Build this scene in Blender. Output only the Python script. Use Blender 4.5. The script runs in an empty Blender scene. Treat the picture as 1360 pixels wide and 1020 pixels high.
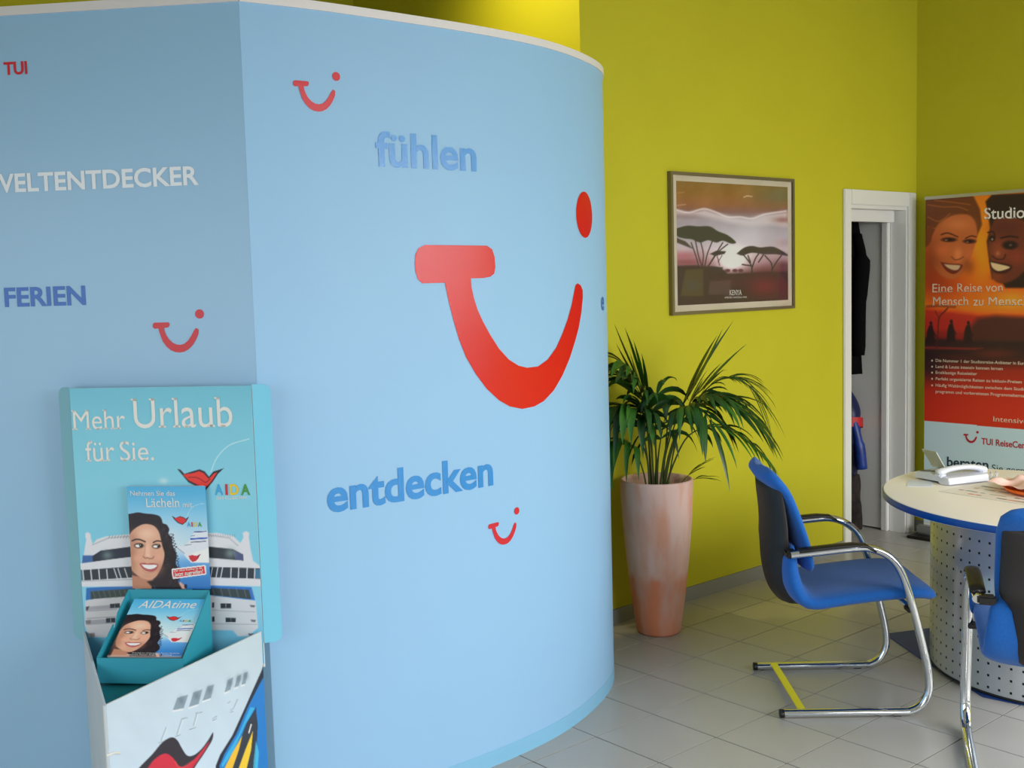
import bpy, bmesh, math, random
import numpy as np
from mathutils import Vector, Matrix
random.seed(7)
rng = np.random.default_rng(11)
scn = bpy.context.scene
COL = scn.collection
PI = math.pi
def V(*a): return Vector(a)

# ------------------------------------------------------------------ camera
cd = bpy.data.cameras.new('camera'); cam = bpy.data.objects.new('camera', cd); COL.objects.link(cam)
cd.sensor_width = 36; cd.lens = 1484.72*36/1360; cd.clip_start = .02; cd.clip_end = 200
def cam_axes(yaw, pitch, roll):
    cy, sy, cp, sp = math.cos(yaw), math.sin(yaw), math.cos(pitch), math.sin(pitch)
    f = V(sy*cp, cy*cp, sp); r = V(cy, -sy, 0); u = r.cross(f)
    c, s = math.cos(roll), math.sin(roll)
    return c*r+s*u, -s*r+c*u, f
cr_, cu_, cf_ = cam_axes(-0.864648, -0.0902455, -0.0275006)
M = Matrix((( cr_.x, cu_.x, -cf_.x, 3.07203), (cr_.y, cu_.y, -cf_.y, -3.31272), (cr_.z, cu_.z, -cf_.z, 1.62509), (0,0,0,1)))
cam.matrix_world = M
scn.camera = cam

# ------------------------------------------------------------------ world, light, exposure
w = bpy.data.worlds.new('sky'); scn.world = w; w.use_nodes = True
w.node_tree.nodes['Background'].inputs[0].default_value = (.80, .88, 1, 1)
w.node_tree.nodes['Background'].inputs[1].default_value = .5
def area(name, loc, tgt, sx, sy, power, color=(1,1,1), spread=PI):
    l = bpy.data.lights.new(name, 'AREA'); l.shape = 'RECTANGLE'; l.size = sx; l.size_y = sy; l.energy = power; l.color = color; l.spread = spread
    o = bpy.data.objects.new(name, l); COL.objects.link(o); o.location = loc
    d = Vector(tgt)-Vector(loc); o.rotation_euler = d.to_track_quat('-Z', 'Y').to_euler()
    return o
area('daylight_window', (5.0, .75, 1.9), (4.2, .75, .65), 4.6, 2.2, 290, (.97, .975, .99), 2.8)
area('daylight_window', (1.9, -5.25, 1.5), (1.9, -4.0, .0), 4.4, 2.2, 66, (.93, .96, 1.0), 2.8)
v = scn.view_settings; v.view_transform = 'Standard'; v.look = 'None'; v.exposure = 0.0; v.gamma = 1; v.use_curve_mapping = False

# ------------------------------------------------------------------ materials
def s2l(c):
    c = np.asarray(c, float)/255
    return np.where(c <= .04045, c/12.92, ((c+.055)/1.055)**2.4)
def mat(name, rgb, rough=.6, metal=0, spec=.5, noise=None, bump=None, emit=None, sheen=0, coat=0):
    m = bpy.data.materials.new(name); m.use_nodes = True; nt = m.node_tree; b = nt.nodes['Principled BSDF']
    c = tuple(s2l(rgb))+(1,)
    b.inputs['Base Color'].default_value = c
    b.inputs['Roughness'].default_value = rough; b.inputs['Metallic'].default_value = metal
    b.inputs['Specular IOR Level'].default_value = spec
    if sheen: b.inputs['Sheen Weight'].default_value = sheen
    if coat: b.inputs['Coat Weight'].default_value = coat; b.inputs['Coat Roughness'].default_value = .1
    if noise or bump: tc = nt.nodes.new('ShaderNodeTexCoord')
    if noise:                                   # (scale, strength, second colour)
        n = nt.nodes.new('ShaderNodeTexNoise'); n.inputs['Scale'].default_value = noise[0]; n.inputs['Detail'].default_value = 5
        nt.links.new(tc.outputs['Object'], n.inputs['Vector'])
        r = nt.nodes.new('ShaderNodeMapRange'); r.inputs[1].default_value = .35; r.inputs[2].default_value = .65; r.inputs[4].default_value = noise[1]
        nt.links.new(n.outputs['Fac'], r.inputs[0])
        mx = nt.nodes.new('ShaderNodeMix'); mx.data_type = 'RGBA'; mx.inputs[6].default_value = c; mx.inputs[7].default_value = tuple(s2l(noise[2]))+(1,)
        nt.links.new(r.outputs[0], mx.inputs[0]); nt.links.new(mx.outputs[2], b.inputs['Base Color'])
    if bump:                                    # (scale, strength)
        n = nt.nodes.new('ShaderNodeTexNoise'); n.inputs['Scale'].default_value = bump[0]; n.inputs['Detail'].default_value = 3
        nt.links.new(tc.outputs['Object'], n.inputs['Vector'])
        bp = nt.nodes.new('ShaderNodeBump'); bp.inputs['Strength'].default_value = bump[1]; bp.inputs['Distance'].default_value = .002
        nt.links.new(n.outputs['Fac'], bp.inputs['Height']); nt.links.new(bp.outputs['Normal'], b.inputs['Normal'])
    if emit: b.inputs['Emission Color'].default_value = tuple(s2l(rgb))+(1,); b.inputs['Emission Strength'].default_value = emit
    return m
def print_mat(name, rough=.45, coat=0):
    m = bpy.data.materials.new(name); m.use_nodes = True; nt = m.node_tree; b = nt.nodes['Principled BSDF']
    a = nt.nodes.new('ShaderNodeAttribute'); a.attribute_name = 'ink'
    nt.links.new(a.outputs['Color'], b.inputs['Base Color']); b.inputs['Roughness'].default_value = rough
    if coat: b.inputs['Coat Weight'].default_value = coat; b.inputs['Coat Roughness'].default_value = .03
    return m
YEL = mat('yellow_paint', (193, 187, 38), .7, spec=.3, noise=(3, .5, (188, 182, 35)), bump=(180, .25))
BLU = mat('blue_laminate', (148, 193, 229), .5, spec=.35, noise=(1.6, .5, (145, 190, 227)))
BLUL = mat('blue_laminate_side', (152, 196, 228), .34, spec=.45)
KICK = mat('blue_kick_strip', (130, 188, 222), .4)
RIM = mat('white_edge_trim', (225, 222, 222), .4)
RED = mat('red_vinyl', (208, 6, 26), .18, spec=.4, bump=(420, .22))
REDS = mat('red_vinyl_small', (205, 30, 45), .35, bump=(260, .2))
BTX = mat('mid_blue_vinyl', (44, 138, 210), .2, spec=.6, bump=(420, .22))
BTX2 = mat('strong_blue_vinyl', (36, 104, 190), .35)
WTX = mat('white_vinyl', (232, 240, 246), .4)
TILE = mat('grey_floor_tile', (176, 173, 167), .32, spec=.5, noise=(5, .6, (169, 166, 160)), bump=(90, .05))
GROUT = mat('dark_grout', (58, 50, 38), .9)
BASEB = mat('grey_plinth_tile', (140, 140, 142), .4)
WHT = mat('white_door_paint', (226, 226, 222), .35)
PLAST = mat('white_plaster', (220, 218, 210), .8)
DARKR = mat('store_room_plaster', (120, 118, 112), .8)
CEIL = mat('ceiling_plaster', (200, 198, 190), .9)
CHROME = mat('chrome', (225, 228, 230), .07, metal=1)
BFAB = mat('blue_wool_fabric', (10, 98, 184), .9, sheen=.15, noise=(140, .5, (8, 84, 166)), bump=(500, .5))
SHELL = mat('dark_brown_plastic', (34, 28, 27), .5, bump=(300, .3))
BLKP = mat('black_plastic', (22, 20, 20), .4)
TOPW = mat('white_table_laminate', (250, 244, 236), .4)
TEDGE = mat('blue_table_edge', (0, 74, 160), .35)
PERF = mat('perforated_sheet', (200, 204, 206), .2, metal=.5)
HOLE = mat('dark_liner', (24, 24, 26), .8)
PLATE = mat('dark_blue_plate', (14, 54, 120), .45)
TEAL = mat('teal_cardboard', (38, 150, 172), .55)
TEAL2 = mat('teal_cardboard_floor', (30, 138, 150), .6)
CARDW = mat('pale_cardboard', (196, 206, 214), .5, noise=(6, .5, (184, 196, 206)))
CARDE = mat('cardboard_edge', (225, 225, 220), .7)
WINGL = mat('blue_cardboard_wing', (132, 190, 208), .5)
WINGR = mat('light_blue_cardboard_wing', (122, 204, 232), .5)
LEAF = mat('palm_leaf', (38, 84, 30), .38, spec=.5, noise=(9, .8, (22, 56, 30)))
LEAF2 = mat('young_palm_leaf', (60, 112, 34), .38, noise=(9, .8, (34, 80, 30)))
STEM = mat('palm_stem', (66, 84, 34), .5)
SOIL = mat('potting_soil', (46, 34, 26), .95, bump=(60, 1))
STEEL = mat('brushed_frame_metal', (128, 118, 98), .35, metal=.6)
MATB = mat('cream_mount_board', (214, 202, 180), .6)
GLASS = bpy.data.materials.new('picture_glass'); GLASS.use_nodes = True
_b = GLASS.node_tree.nodes['Principled BSDF']; _b.inputs['Transmission Weight'].default_value = 1; _b.inputs['Roughness'].default_value = .0; _b.inputs['IOR'].default_value = 1.25; _b.inputs['Base Color'].default_value = (1,1,1,1)
COAT = mat('black_coat_cloth', (9, 9, 11), .95, spec=.1, bump=(40, .8))
NAVY = mat('navy_bag_nylon', (18, 34, 86), .45, noise=(14, .7, (10, 18, 50)), bump=(25, .8))
NAVYB = mat('bright_blue_nylon', (28, 62, 150), .4, noise=(20, .7, (16, 36, 96)), bump=(25, .8))
REDN = mat('red_nylon', (190, 30, 36), .5)
BRN = mat('brown_patterned_cloth', (52, 40, 34), .9, noise=(30, .9, (24, 22, 20)), bump=(30, .8))
GREYC = mat('grey_cloth', (150, 146, 148), .9)
PHW = mat('light_grey_phone_plastic', (214, 218, 228), .35)
PHG = mat('olive_grey_keypad', (104, 106, 92), .5)
PHS = mat('silver_phone_lid', (176, 180, 176), .35)
PAP = mat('blue_white_paper', (214, 222, 240), .7)
PAPW = mat('white_paper', (235, 232, 226), .7)
ORG = mat('orange_plastic', (246, 110, 26), .4)
PINK = mat('pink_tissue', (250, 208, 196), .8)
def pot_material():
    m = mat('terracotta', (176, 118, 92), .85, bump=(60, .4)); nt = m.node_tree; b = nt.nodes['Principled BSDF']
    tc = nt.nodes.new('ShaderNodeTexCoord'); sx = nt.nodes.new('ShaderNodeSeparateXYZ'); nt.links.new(tc.outputs['Object'], sx.inputs[0])
    mp = nt.nodes.new('ShaderNodeMapping'); mp.inputs['Scale'].default_value = (1, 1, .28); nt.links.new(tc.outputs['Object'], mp.inputs[0])
    n = nt.nodes.new('ShaderNodeTexNoise'); n.inputs['Scale'].default_value = 11; n.inputs['Detail'].default_value = 6; nt.links.new(mp.outputs[0], n.inputs['Vector'])
    # wash of lime on the upper two thirds, rawer clay below the old water line
    a1 = nt.nodes.new('ShaderNodeMath'); a1.operation = 'MULTIPLY_ADD'; a1.inputs[1].default_value = .16; nt.links.new(n.outputs['Fac'], a1.inputs[0]); nt.links.new(sx.outputs['Z'], a1.inputs[2])
    r = nt.nodes.new('ShaderNodeMapRange'); r.inputs[1].default_value = .34; r.inputs[2].default_value = .38; nt.links.new(a1.outputs[0], r.inputs[0])
    r2 = nt.nodes.new('ShaderNodeMapRange'); r2.inputs[1].default_value = .44; r2.inputs[2].default_value = .64; nt.links.new(n.outputs['Fac'], r2.inputs[0])
    up = nt.nodes.new('ShaderNodeMix'); up.data_type = 'RGBA'; up.inputs[6].default_value = tuple(s2l((226, 192, 182)))+(1,); up.inputs[7].default_value = tuple(s2l((220, 162, 138)))+(1,); nt.links.new(r2.outputs[0], up.inputs[0])
    lo = nt.nodes.new('ShaderNodeMix'); lo.data_type = 'RGBA'; lo.inputs[6].default_value = tuple(s2l((222, 136, 98)))+(1,); lo.inputs[7].default_value = tuple(s2l((214, 164, 146)))+(1,); nt.links.new(r2.outputs[0], lo.inputs[0])
    mx = nt.nodes.new('ShaderNodeMix'); mx.data_type = 'RGBA'; nt.links.new(r.outputs[0], mx.inputs[0]); nt.links.new(lo.outputs[2], mx.inputs[6]); nt.links.new(up.outputs[2], mx.inputs[7])
    nt.links.new(mx.outputs[2], b.inputs['Base Color']); return m
POT = pot_material()

# ------------------------------------------------------------------ object helpers
def link(name, me, m=None, parent=None, smooth=False, loc=None):
    o = bpy.data.objects.new(name, me); COL.objects.link(o)
    if m is not None and not me.materials: me.materials.append(m)
    if parent is not None: o.parent = parent
    if loc is not None: o.location = loc
    if smooth: me.polygons.foreach_set('use_smooth', [True]*len(me.polygons))
    return o
def from_bm(name, bm, m, parent=None, smooth=False):
    me = bpy.data.meshes.new(name); bm.to_mesh(me); bm.free(); return link(name, me, m, parent, smooth)
def from_py(name, vs, fs, m, parent=None, smooth=False):
    me = bpy.data.meshes.new(name); me.from_pydata([tuple(v_) for v_ in vs], [], [tuple(f_) for f_ in fs]); me.update()
    return link(name, me, m, parent, smooth)
def thing(name, label, cat, loc=(0,0,0), rotz=0, group=None):
    o = bpy.data.objects.new(name, None); COL.objects.link(o); o.location = loc; o.rotation_euler = (0,0,rotz); o.empty_display_size = .05
    o['label'] = label; o['category'] = cat
    if group: o['group'] = group
    return o
def tag(o, label, cat, group=None):
    o['label'] = label; o['category'] = cat
    if group: o['group'] = group
    return o
def struct(o): o['kind'] = 'structure'; return o
def add_box(bm, x0, x1, y0, y1, z0, z1, mtx=None):
    vs = [bm.verts.new(p) for p in ((x0,y0,z0),(x1,y0,z0),(x1,y1,z0),(x0,y1,z0),(x0,y0,z1),(x1,y0,z1),(x1,y1,z1),(x0,y1,z1))]
    for f in ((0,3,2,1),(4,5,6,7),(0,1,5,4),(1,2,6,5),(2,3,7,6),(3,0,4,7)): bm.faces.new([vs[i] for i in f])
    if mtx is not None:
        for q in vs: q.co = mtx @ q.co
    return vs
def box(name, x0, x1, y0, y1, z0, z1, m, parent=None, bev=0, mtx=None):
    bm = bmesh.new(); add_box(bm, x0, x1, y0, y1, z0, z1)
    if bev: bmesh.ops.bevel(bm, geom=bm.edges[:], offset=bev, segments=2, affect='EDGES')
    if mtx is not None: bmesh.ops.transform(bm, matrix=mtx, verts=bm.verts)
    return from_bm(name, bm, m, parent)
def catmull(P, n=8):
    P = [np.array(p, float) for p in P]; P = [2*P[0]-P[1]]+P+[2*P[-1]-P[-2]]; o = []
    for i in range(1, len(P)-2):
        a, b, c, d = P[i-1:i+3]
        for k in range(n):
            t = k/n; o.append(.5*(2*b+(c-a)*t+(2*a-5*b+4*c-d)*t*t+(-a+3*b-3*c+d)*t**3))
    o.append(P[-2]); return np.array(o)
def tube(bm, pts, r, seg=12, cap=True, rz=None, flat=None):
    """sweep a circle (or a flattened section) along pts; r may be a list"""
    pts = [Vector(p) for p in pts]; n = len(pts); rs = r if hasattr(r, '__len__') else [r]*n
    t0 = (pts[1]-pts[0]).normalized(); up = V(0,0,1) if abs(t0.z) < .9 else V(1,0,0)
    nrm = (up-t0*up.dot(t0)).normalized(); rings = []
    for i in range(n):
        t = (pts[min(i+1,n-1)]-pts[max(i-1,0)]).normalized()
        nrm = (nrm-t*nrm.dot(t)).normalized(); bi = t.cross(nrm)
        rings.append([bm.verts.new(pts[i]+(nrm*math.cos(a)*(flat or 1)+bi*math.sin(a))*rs[i]) for a in [2*PI*k/seg for k in range(seg)]])
    for i in range(n-1):
        for k in range(seg): bm.faces.new((rings[i][k], rings[i][(k+1)%seg], rings[i+1][(k+1)%seg], rings[i+1][k]))
    if cap: bm.faces.new(rings[0][::-1]); bm.faces.new(rings[-1])
def lathe(name, prof, m, parent=None, seg=48, smooth=True):
    bm = bmesh.new(); rings = []
    for r, z in prof:
        rings.append([bm.verts.new((r*math.cos(2*PI*k/seg), r*math.sin(2*PI*k/seg), z)) for k in range(seg)])
    for i in range(len(rings)-1):
        for k in range(seg): bm.faces.new((rings[i][k], rings[i][(k+1)%seg], rings[i+1][(k+1)%seg], rings[i+1][k]))
    bm.faces.new(rings[0][::-1]); bm.faces.new(rings[-1])
    o = from_bm(name, bm, m, parent, smooth)
    return o
def smooth_by_angle(o, ang=40):
    me = o.data; bm = bmesh.new(); bm.from_mesh(me)
    for e in bm.edges:
        e.smooth = len(e.link_faces) == 2 and e.calc_face_angle(0) < math.radians(ang)
    for f in bm.faces: f.smooth = True
    bm.to_mesh(me); bm.free(); return o

# ------------------------------------------------------------------ lettering (built-in font -> flat mesh), serifs added on the stem ends
def text_mesh(s, serif=False, bold=0, ital=0, sp=1.0):
    cu = bpy.data.curves.new('t', 'FONT'); cu.body = s; cu.size = 1; cu.resolution_u = 4; cu.offset = bold; cu.space_character = sp
    o = bpy.data.objects.new('t', cu); COL.objects.link(o)
    dg = bpy.context.evaluated_depsgraph_get(); me = bpy.data.meshes.new_from_object(o.evaluated_get(dg))
    bpy.data.objects.remove(o); bpy.data.curves.remove(cu)
    bm = bmesh.new(); bm.from_mesh(me); bpy.data.meshes.remove(me)
    bmesh.ops.remove_doubles(bm, verts=bm.verts, dist=1e-5)
    vs = [list(q.co[:2]) for q in bm.verts]; bm.verts.index_update(); fs = [[q.index for q in f.verts] for f in bm.faces]
    if serif:
        be = [e for e in bm.edges if len(e.link_faces) == 1]
        for e in be:
            a, b = e.verts[0].co, e.verts[1].co
            if abs(a.y-b.y) < .004 and .03 < abs(a.x-b.x) < .16:
                y = a.y; mid = e.link_faces[0].calc_center_median(); sg = 1 if mid.y > y else -1
                near = min(abs(y), abs(y-.73), abs(y-.76), abs(y-.55))
                if abs(y) > .03 and y < .5: continue
                x0, x1 = min(a.x, b.x), max(a.x, b.x); d = .055; k = len(vs); h = .035
                top = y > .3
                vs += [[x0-d, y], [x1+(d if not top else 0), y], [x1+(d if not top else 0), y+sg*h], [x1, y+sg*(h+.02)], [x0, y+sg*(h+.02)], [x0-d, y+sg*h*.9]]
                fs.append(list(range(k, k+6)))
    bm.free()
    vs = np.array(vs)
    if ital: vs[:,0] += ital*vs[:,1]
    return vs, fs
def letter_obj(name, s, mp, m, parent, u0, u1, z0, cap=None, serif=False, bold=0, ital=0, slope=0, off=.0015, cut=None, label=None, sp=1.0):
    """text between u0 and u1 on baseline z0; cap = height of an ascender/capital; mp maps (u, z, off) to xyz"""
    vs, fs = text_mesh(s, serif, bold, ital, sp)
    xa, xb = vs[:,0].min(), vs[:,0].max(); k = (u1-u0)/(xb-xa)
    ky = k if cap is None else cap/vs[:,1].max()
    U = u0+(vs[:,0]-xa)*k; Z = z0+vs[:,1]*ky+slope*(U-u0)
    bm = bmesh.new(); bv = [bm.verts.new((a, b, 0)) for a, b in zip(U, Z)]
    for f in fs:
        try: bm.faces.new([bv[i] for i in f])
        except ValueError: pass
    if cut:
        x = math.floor(U.min()/cut)*cut
        while x < U.max():
            bmesh.ops.bisect_plane(bm, geom=bm.verts[:]+bm.edges[:]+bm.faces[:], plane_co=(x,0,0), plane_no=(1,0,0)); x += cut
    for q in bm.verts: q.co = mp(q.co.x, q.co.y, off)
    bmesh.ops.triangulate(bm, faces=bm.faces[:])
    o = from_bm(name, bm, m, parent)
    if label: o['label'] = label
    return o
def poly_decal(name, loops, mp, m, parent, off=.0015, cut=.02, label=None):
    bm = bmesh.new()
    for L in loops:
        vs = [bm.verts.new((a, b, 0)) for a, b in L]; f = bm.faces.new(vs)
        bmesh.ops.triangulate(bm, faces=[f])
    xs = [q.co.x for q in bm.verts]; x = math.floor(min(xs)/cut)*cut
    while x < max(xs):
        bmesh.ops.bisect_plane(bm, geom=bm.verts[:]+bm.edges[:]+bm.faces[:], plane_co=(x,0,0), plane_no=(1,0,0)); x += cut
    for q in bm.verts: q.co = mp(q.co.x, q.co.y, off)
    o = from_bm(name, bm, m, parent)
    if label: o['label'] = label
    return o

# ------------------------------------------------------------------ print painter: colours on the vertices of a fine flat mesh
def homog(src, dst):
    A = []
    for (x, y), (X, Y) in zip(src, dst):
        A += [[x,y,1,0,0,0,-X*x,-X*y], [0,0,0,x,y,1,-Y*x,-Y*y]]
    b = np.array(dst, float).reshape(-1); h = np.linalg.solve(np.array(A, float), b)
    return np.append(h, 1).reshape(3,3)
def happ(H, P):
    P = np.asarray(P, float).reshape(-1,2); Q = np.c_[P, np.ones(len(P))] @ H.T; return Q[:,:2]/Q[:,2:]
class Paint:
    def __init__(s, P): s.P = np.asarray(P, float); s.C = np.zeros((len(P),3))
    def mixin(s, m, col):
        col = np.asarray(col, float)
        s.C = s.C*(1-m[:,None])+col*m[:,None]
    def grad(s, stops, ax=1):
        ys = [a for a, _ in stops]; t = s.P[:,ax]
        s.C = np.stack([np.interp(t, ys, [c[i] for _, c in stops]) for i in range(3)], 1)
    def sdf(s, pts):
        P = s.P; pts = np.asarray(pts, float); d = np.full(len(P), 1e9); ins = np.zeros(len(P), bool)
        lo, hi = pts.min(0)-40, pts.max(0)+40
        sel = np.where(((P > lo) & (P < hi)).all(1))[0]; Q = P[sel]; dd = np.full(len(Q), 1e9); ii = np.zeros(len(Q), bool)
        for i in range(len(pts)):
            a, b = pts[i], pts[(i+1) % len(pts)]; ab = b-a; L = ab@ab+1e-12
            t = np.clip(((Q-a)@ab)/L, 0, 1); dd = np.minimum(dd, np.hypot(*(Q-a-t[:,None]*ab).T))
            if a[1] != b[1]:
                c = ((a[1] > Q[:,1]) != (b[1] > Q[:,1])) & (Q[:,0] < (b[0]-a[0])*(Q[:,1]-a[1])/(b[1]-a[1])+a[0]); ii ^= c
        dd = np.where(ii, -dd, dd); d[sel] = dd; return d
    def poly(s, pts, col, soft=2, al=1, sm=0):
        if sm: pts = catmull(list(pts)+[pts[0]], sm)[:-1]
        s.mixin(al*np.clip(.5-s.sdf(pts)/soft, 0, 1), col)
    def ell(s, cx, cy, rx, ry, col, soft=.15, al=1, rot=0):
        d = s.P-[cx, cy]; c, q = math.cos(rot), math.sin(rot)
        r = np.hypot((d[:,0]*c+d[:,1]*q)/rx, (-d[:,0]*q+d[:,1]*c)/ry); s.mixin(al*np.clip((1-r)/soft+.5, 0, 1), col)
    def blob(s, cx, cy, rx, ry, col, al=1, rot=0):
        d = s.P-[cx, cy]; c, q = math.cos(rot), math.sin(rot)
        s.mixin(al*np.exp(-(((d[:,0]*c+d[:,1]*q)/rx)**2+((-d[:,0]*q+d[:,1]*c)/ry)**2)), col)
    def line(s, pts, w, col, soft=2, al=1, sm=0):
        if sm: pts = catmull(pts, sm)
        pts = np.asarray(pts, float); d = np.full(len(s.P), 1e9)
        lo, hi = pts.min(0)-w-20, pts.max(0)+w+20; sel = np.where(((s.P > lo) & (s.P < hi)).all(1))[0]; Q = s.P[sel]; dd = np.full(len(Q), 1e9)
        for a, b in zip(pts[:-1], pts[1:]):
            ab = b-a; t = np.clip(((Q-a)@ab)/(ab@ab+1e-12), 0, 1); dd = np.minimum(dd, np.hypot(*(Q-a-t[:,None]*ab).T))
        d[sel] = dd; s.mixin(al*np.clip(.5-(d-w/2)/soft, 0, 1), col)
    def mottle(s, sc, amp):
        P = s.P/sc; n = np.zeros(len(P))
        for k in range(6):
            a = rng.uniform(0, 2*PI); f = 2**(k*.5); n += np.sin(P@[math.cos(a)*f, math.sin(a)*f]+rng.uniform(0,6))/f
        s.C = np.clip(s.C+n[:,None]*amp, 0, 255)
def board(name, u0, u1, v0, v1, nu, nv, mp, H, art, gain, m, parent, off=0.0, mask=None):
    """flat printed sheet; art(Paint) works in print coordinates, H maps (u,v) metres to print coordinates"""
    us = np.linspace(u0, u1, nu); vs = np.linspace(v0, v1, nv); U, W = np.meshgrid(us, vs)
    uv = np.c_[U.ravel(), W.ravel()]; p = Paint(happ(H, uv)); art(p)
    X = np.array([mp(0,0,off), mp(1,0,off), mp(0,1,off)]); co = X[0]+uv[:,:1]*(X[1]-X[0])+uv[:,1:]*(X[2]-X[0])
    me = bpy.data.meshes.new(name); nf = (nu-1)*(nv-1)
    i = np.arange(nu-1)[None,:]+nu*np.arange(nv-1)[:,None]; F = np.stack([i, i+1, i+1+nu, i+nu], -1).reshape(-1,4)
    me.vertices.add(len(co)); me.vertices.foreach_set('co', co.ravel()); me.loops.add(nf*4); me.loops.foreach_set('vertex_index', F.ravel())
    me.polygons.add(nf); me.polygons.foreach_set('loop_start', np.arange(nf)*4); me.polygons.foreach_set('loop_total', np.full(nf, 4)); me.update()
    at = me.color_attributes.new('ink', 'FLOAT_COLOR', 'POINT')
    c = np.ones((len(co),4), np.float32); c[:,:3] = np.clip(s2l(np.clip(p.C, 0, 255))*gain, 0, .92); at.data.foreach_set('color', c.ravel())
    return link(name, me, m, parent)
PRINT = print_mat('satin_print', .45); PRINTG = print_mat('gloss_print', .3, .3)

# ================================================================== ROOM
XW, YB, YC, ZC = -.58, 3.11, .255, 3.5
def wall(name, x0, x1, y0, y1, z0, z1, m): return struct(box(name, x0, x1, y0, y1, z0, z1, m))
# picture wall with the door opening (y 2.38 .. 3.0, z < 2.0)
bm = bmesh.new(); add_box(bm, XW-.12, XW, YC, 2.35, 0, ZC); add_box(bm, XW-.12, XW, 2.35, 3.02, 2.05, ZC); add_box(bm, XW-.12, XW, 3.02, YB, 0, ZC)
struct(from_bm('wall_west', bm, YEL))
wall('wall_north', XW, 5.3, YB, YB+.12, 0, ZC, YEL)
wall('wall_recess', -6.2, XW-.12, YC, YC+.12, 0, ZC, YEL)
wall('wall_far_west', -2.5, -2.4, -5.48, YC, 0, ZC, YEL)
bm = bmesh.new()
for a in ((0, .12), (2.75, ZC)): add_box(bm, -6.2, 5.3, -5.6, -5.48, *a)
add_box(bm, -6.2, -.6, -5.6, -5.48, .12, 2.75); add_box(bm, 4.3, 5.3, -5.6, -5.48, .12, 2.75)
struct(from_bm('wall_south', bm, YEL))
bm = bmesh.new()
for a in ((0, .12), (2.75, ZC)): add_box(bm, 5.2, 5.3, -5.48, YB, *a)
add_box(bm, 5.2, 5.3, -5.48, -3.3, .12, 2.75)
struct(from_bm('wall_east', bm, PLAST))
struct(box('ceiling', -6.2, 5.3, -5.6, YB+.12, ZC, ZC+.1, CEIL))
def window(name, x0, x1, y0, y1, z0, z1, n, along):
    r = struct(bpy.data.objects.new(name, None)); COL.objects.link(r)
    bm = bmesh.new(); t = .06
    if along == 'y':
        for z in (z0, z1-t): add_box(bm, x0, x1, y0, y1, z, z+t)
        for i in range(n+1):
            y = y0+(y1-y0-t)*i/n; add_box(bm, x0, x1, y, y+t, z0+t, z1-t)
    else:
        for z in (z0, z1-t): add_box(bm, x0, x1, y0, y1, z, z+t)
        for i in range(n+1):
            x = x0+(x1-x0-t)*i/n; add_box(bm, x, x+t, y0, y1, z0+t, z1-t)
    from_bm('window_frame', bm, WHT, r)
window('window_1', 5.22, 5.28, -3.3, YB, .12, 2.75, 4, 'y')
window('window_2', -.6, 4.3, -5.57, -5.51, .12, 2.75, 3, 'x')
# floor: grout slab with single tiles
fl = struct(box('floor', -6.2, 5.3, -5.6, YB+.12, -.08, -.003, GROUT))
def tile_mesh(x0, x1, y0, y1):
    bm = bmesh.new(); g = .0026; add_box(bm, x0+g, x1-g, y0+g, y1-g, -.003, 0)
    top = [e for e in bm.edges if all(q.co.z > -.001 for q in e.verts)]
    me = bpy.data.meshes.new('tile'); bm.to_mesh(me); bm.free(); me.materials.append(TILE); return me
TM = tile_mesh(0, .3, 0, .3); vis = set()
def in_view(x, y, m=60):
    d = V(x, y, 0)-cam.matrix_world.translation; dz = d.dot(cf_)
    if dz < .3: return False
    px = 680+1484.7*d.dot(cr_)/dz; py = 510-1484.7*d.dot(cu_)/dz
    return -m < px < 1360+m and py < 1020+m
rest = bmesh.new(); cnt = 0
for j in range(-21, 17):
    for i in range(-19, 11):
        x, y = .3*j, .3*i
        x0, x1, y0, y1 = x, x+.3, y, y+.3
        if y > -.1 and x < XW and y >= .2 and x+.3 <= XW-.12: 
            if y < 2.2: continue
        if y >= YC and x < XW < x+.3 and not (2.3 < y+.15 < 3.1): x0 = XW+.001
        if y1 > YB: y1 = YB-.001
        if y1-y0 < .02: continue
        c = (x+.15, y+.15)
        seen = in_view(*c) and x > -1.3 and (x > .0 or y > -.35) and cnt < 260 and not (x < .1 and y < -.3)
        if seen:
            me = TM if (x0 == x and y1 == y+.3) else tile_mesh(x0-x, x1-x, y0-y, y1-y)
            o = link('tile', me, None, fl); o.location = (x, y, 0); cnt += 1
        else: add_box(rest, x0+.0022, x1-.0022, y0+.0022, y1-.0022, -.003, 0)
o = from_bm('tile_field', rest, TILE, fl); o['kind'] = 'stuff'
struct(box('baseboard_west', XW, XW+.012, YC, 2.31, 0, .07, BASEB))
struct(box('baseboard_north', XW, 5.2, YB-.012, YB, 0, .07, BASEB))
# door frame, reveal, leaf folded open in the store room
dr = struct(bpy.data.objects.new('door_1', None)); COL.objects.link(dr)
bm = bmesh.new(); f = .018
add_box(bm, XW, XW+f, 2.31, 2.378, 0, 2.105); add_box(bm, XW, XW+f, 3.005, 3.08, 0, 2.105); add_box(bm, XW, XW+f, 2.378, 3.005, 2.02, 2.105)
bmesh.ops.bevel(bm, geom=bm.edges[:], offset=.004, segments=2, affect='EDGES'); from_bm('architrave', bm, WHT, dr)
bm = bmesh.new(); add_box(bm, XW-.12, XW, 2.35, 2.38, 0, 2.03); add_box(bm, XW-.105, XW, 2.995, 3.02, 0, 2.03); add_box(bm, XW-.12, XW, 2.38, 2.995, 2.0, 2.05)
from_bm('jamb_lining', bm, WHT, dr)
bm = bmesh.new(); add_box(bm, XW-.150, XW-.108, 2.965, 3.02, 0, 2.0); add_box(bm, XW-.12, XW-.06, 2.38, 2.965, 1.93, 2.0)
bmesh.ops.bevel(bm, geom=bm.edges[:], offset=.004, segments=2, affect='EDGES'); from_bm('door_stop', bm, WHT, dr)
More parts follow.
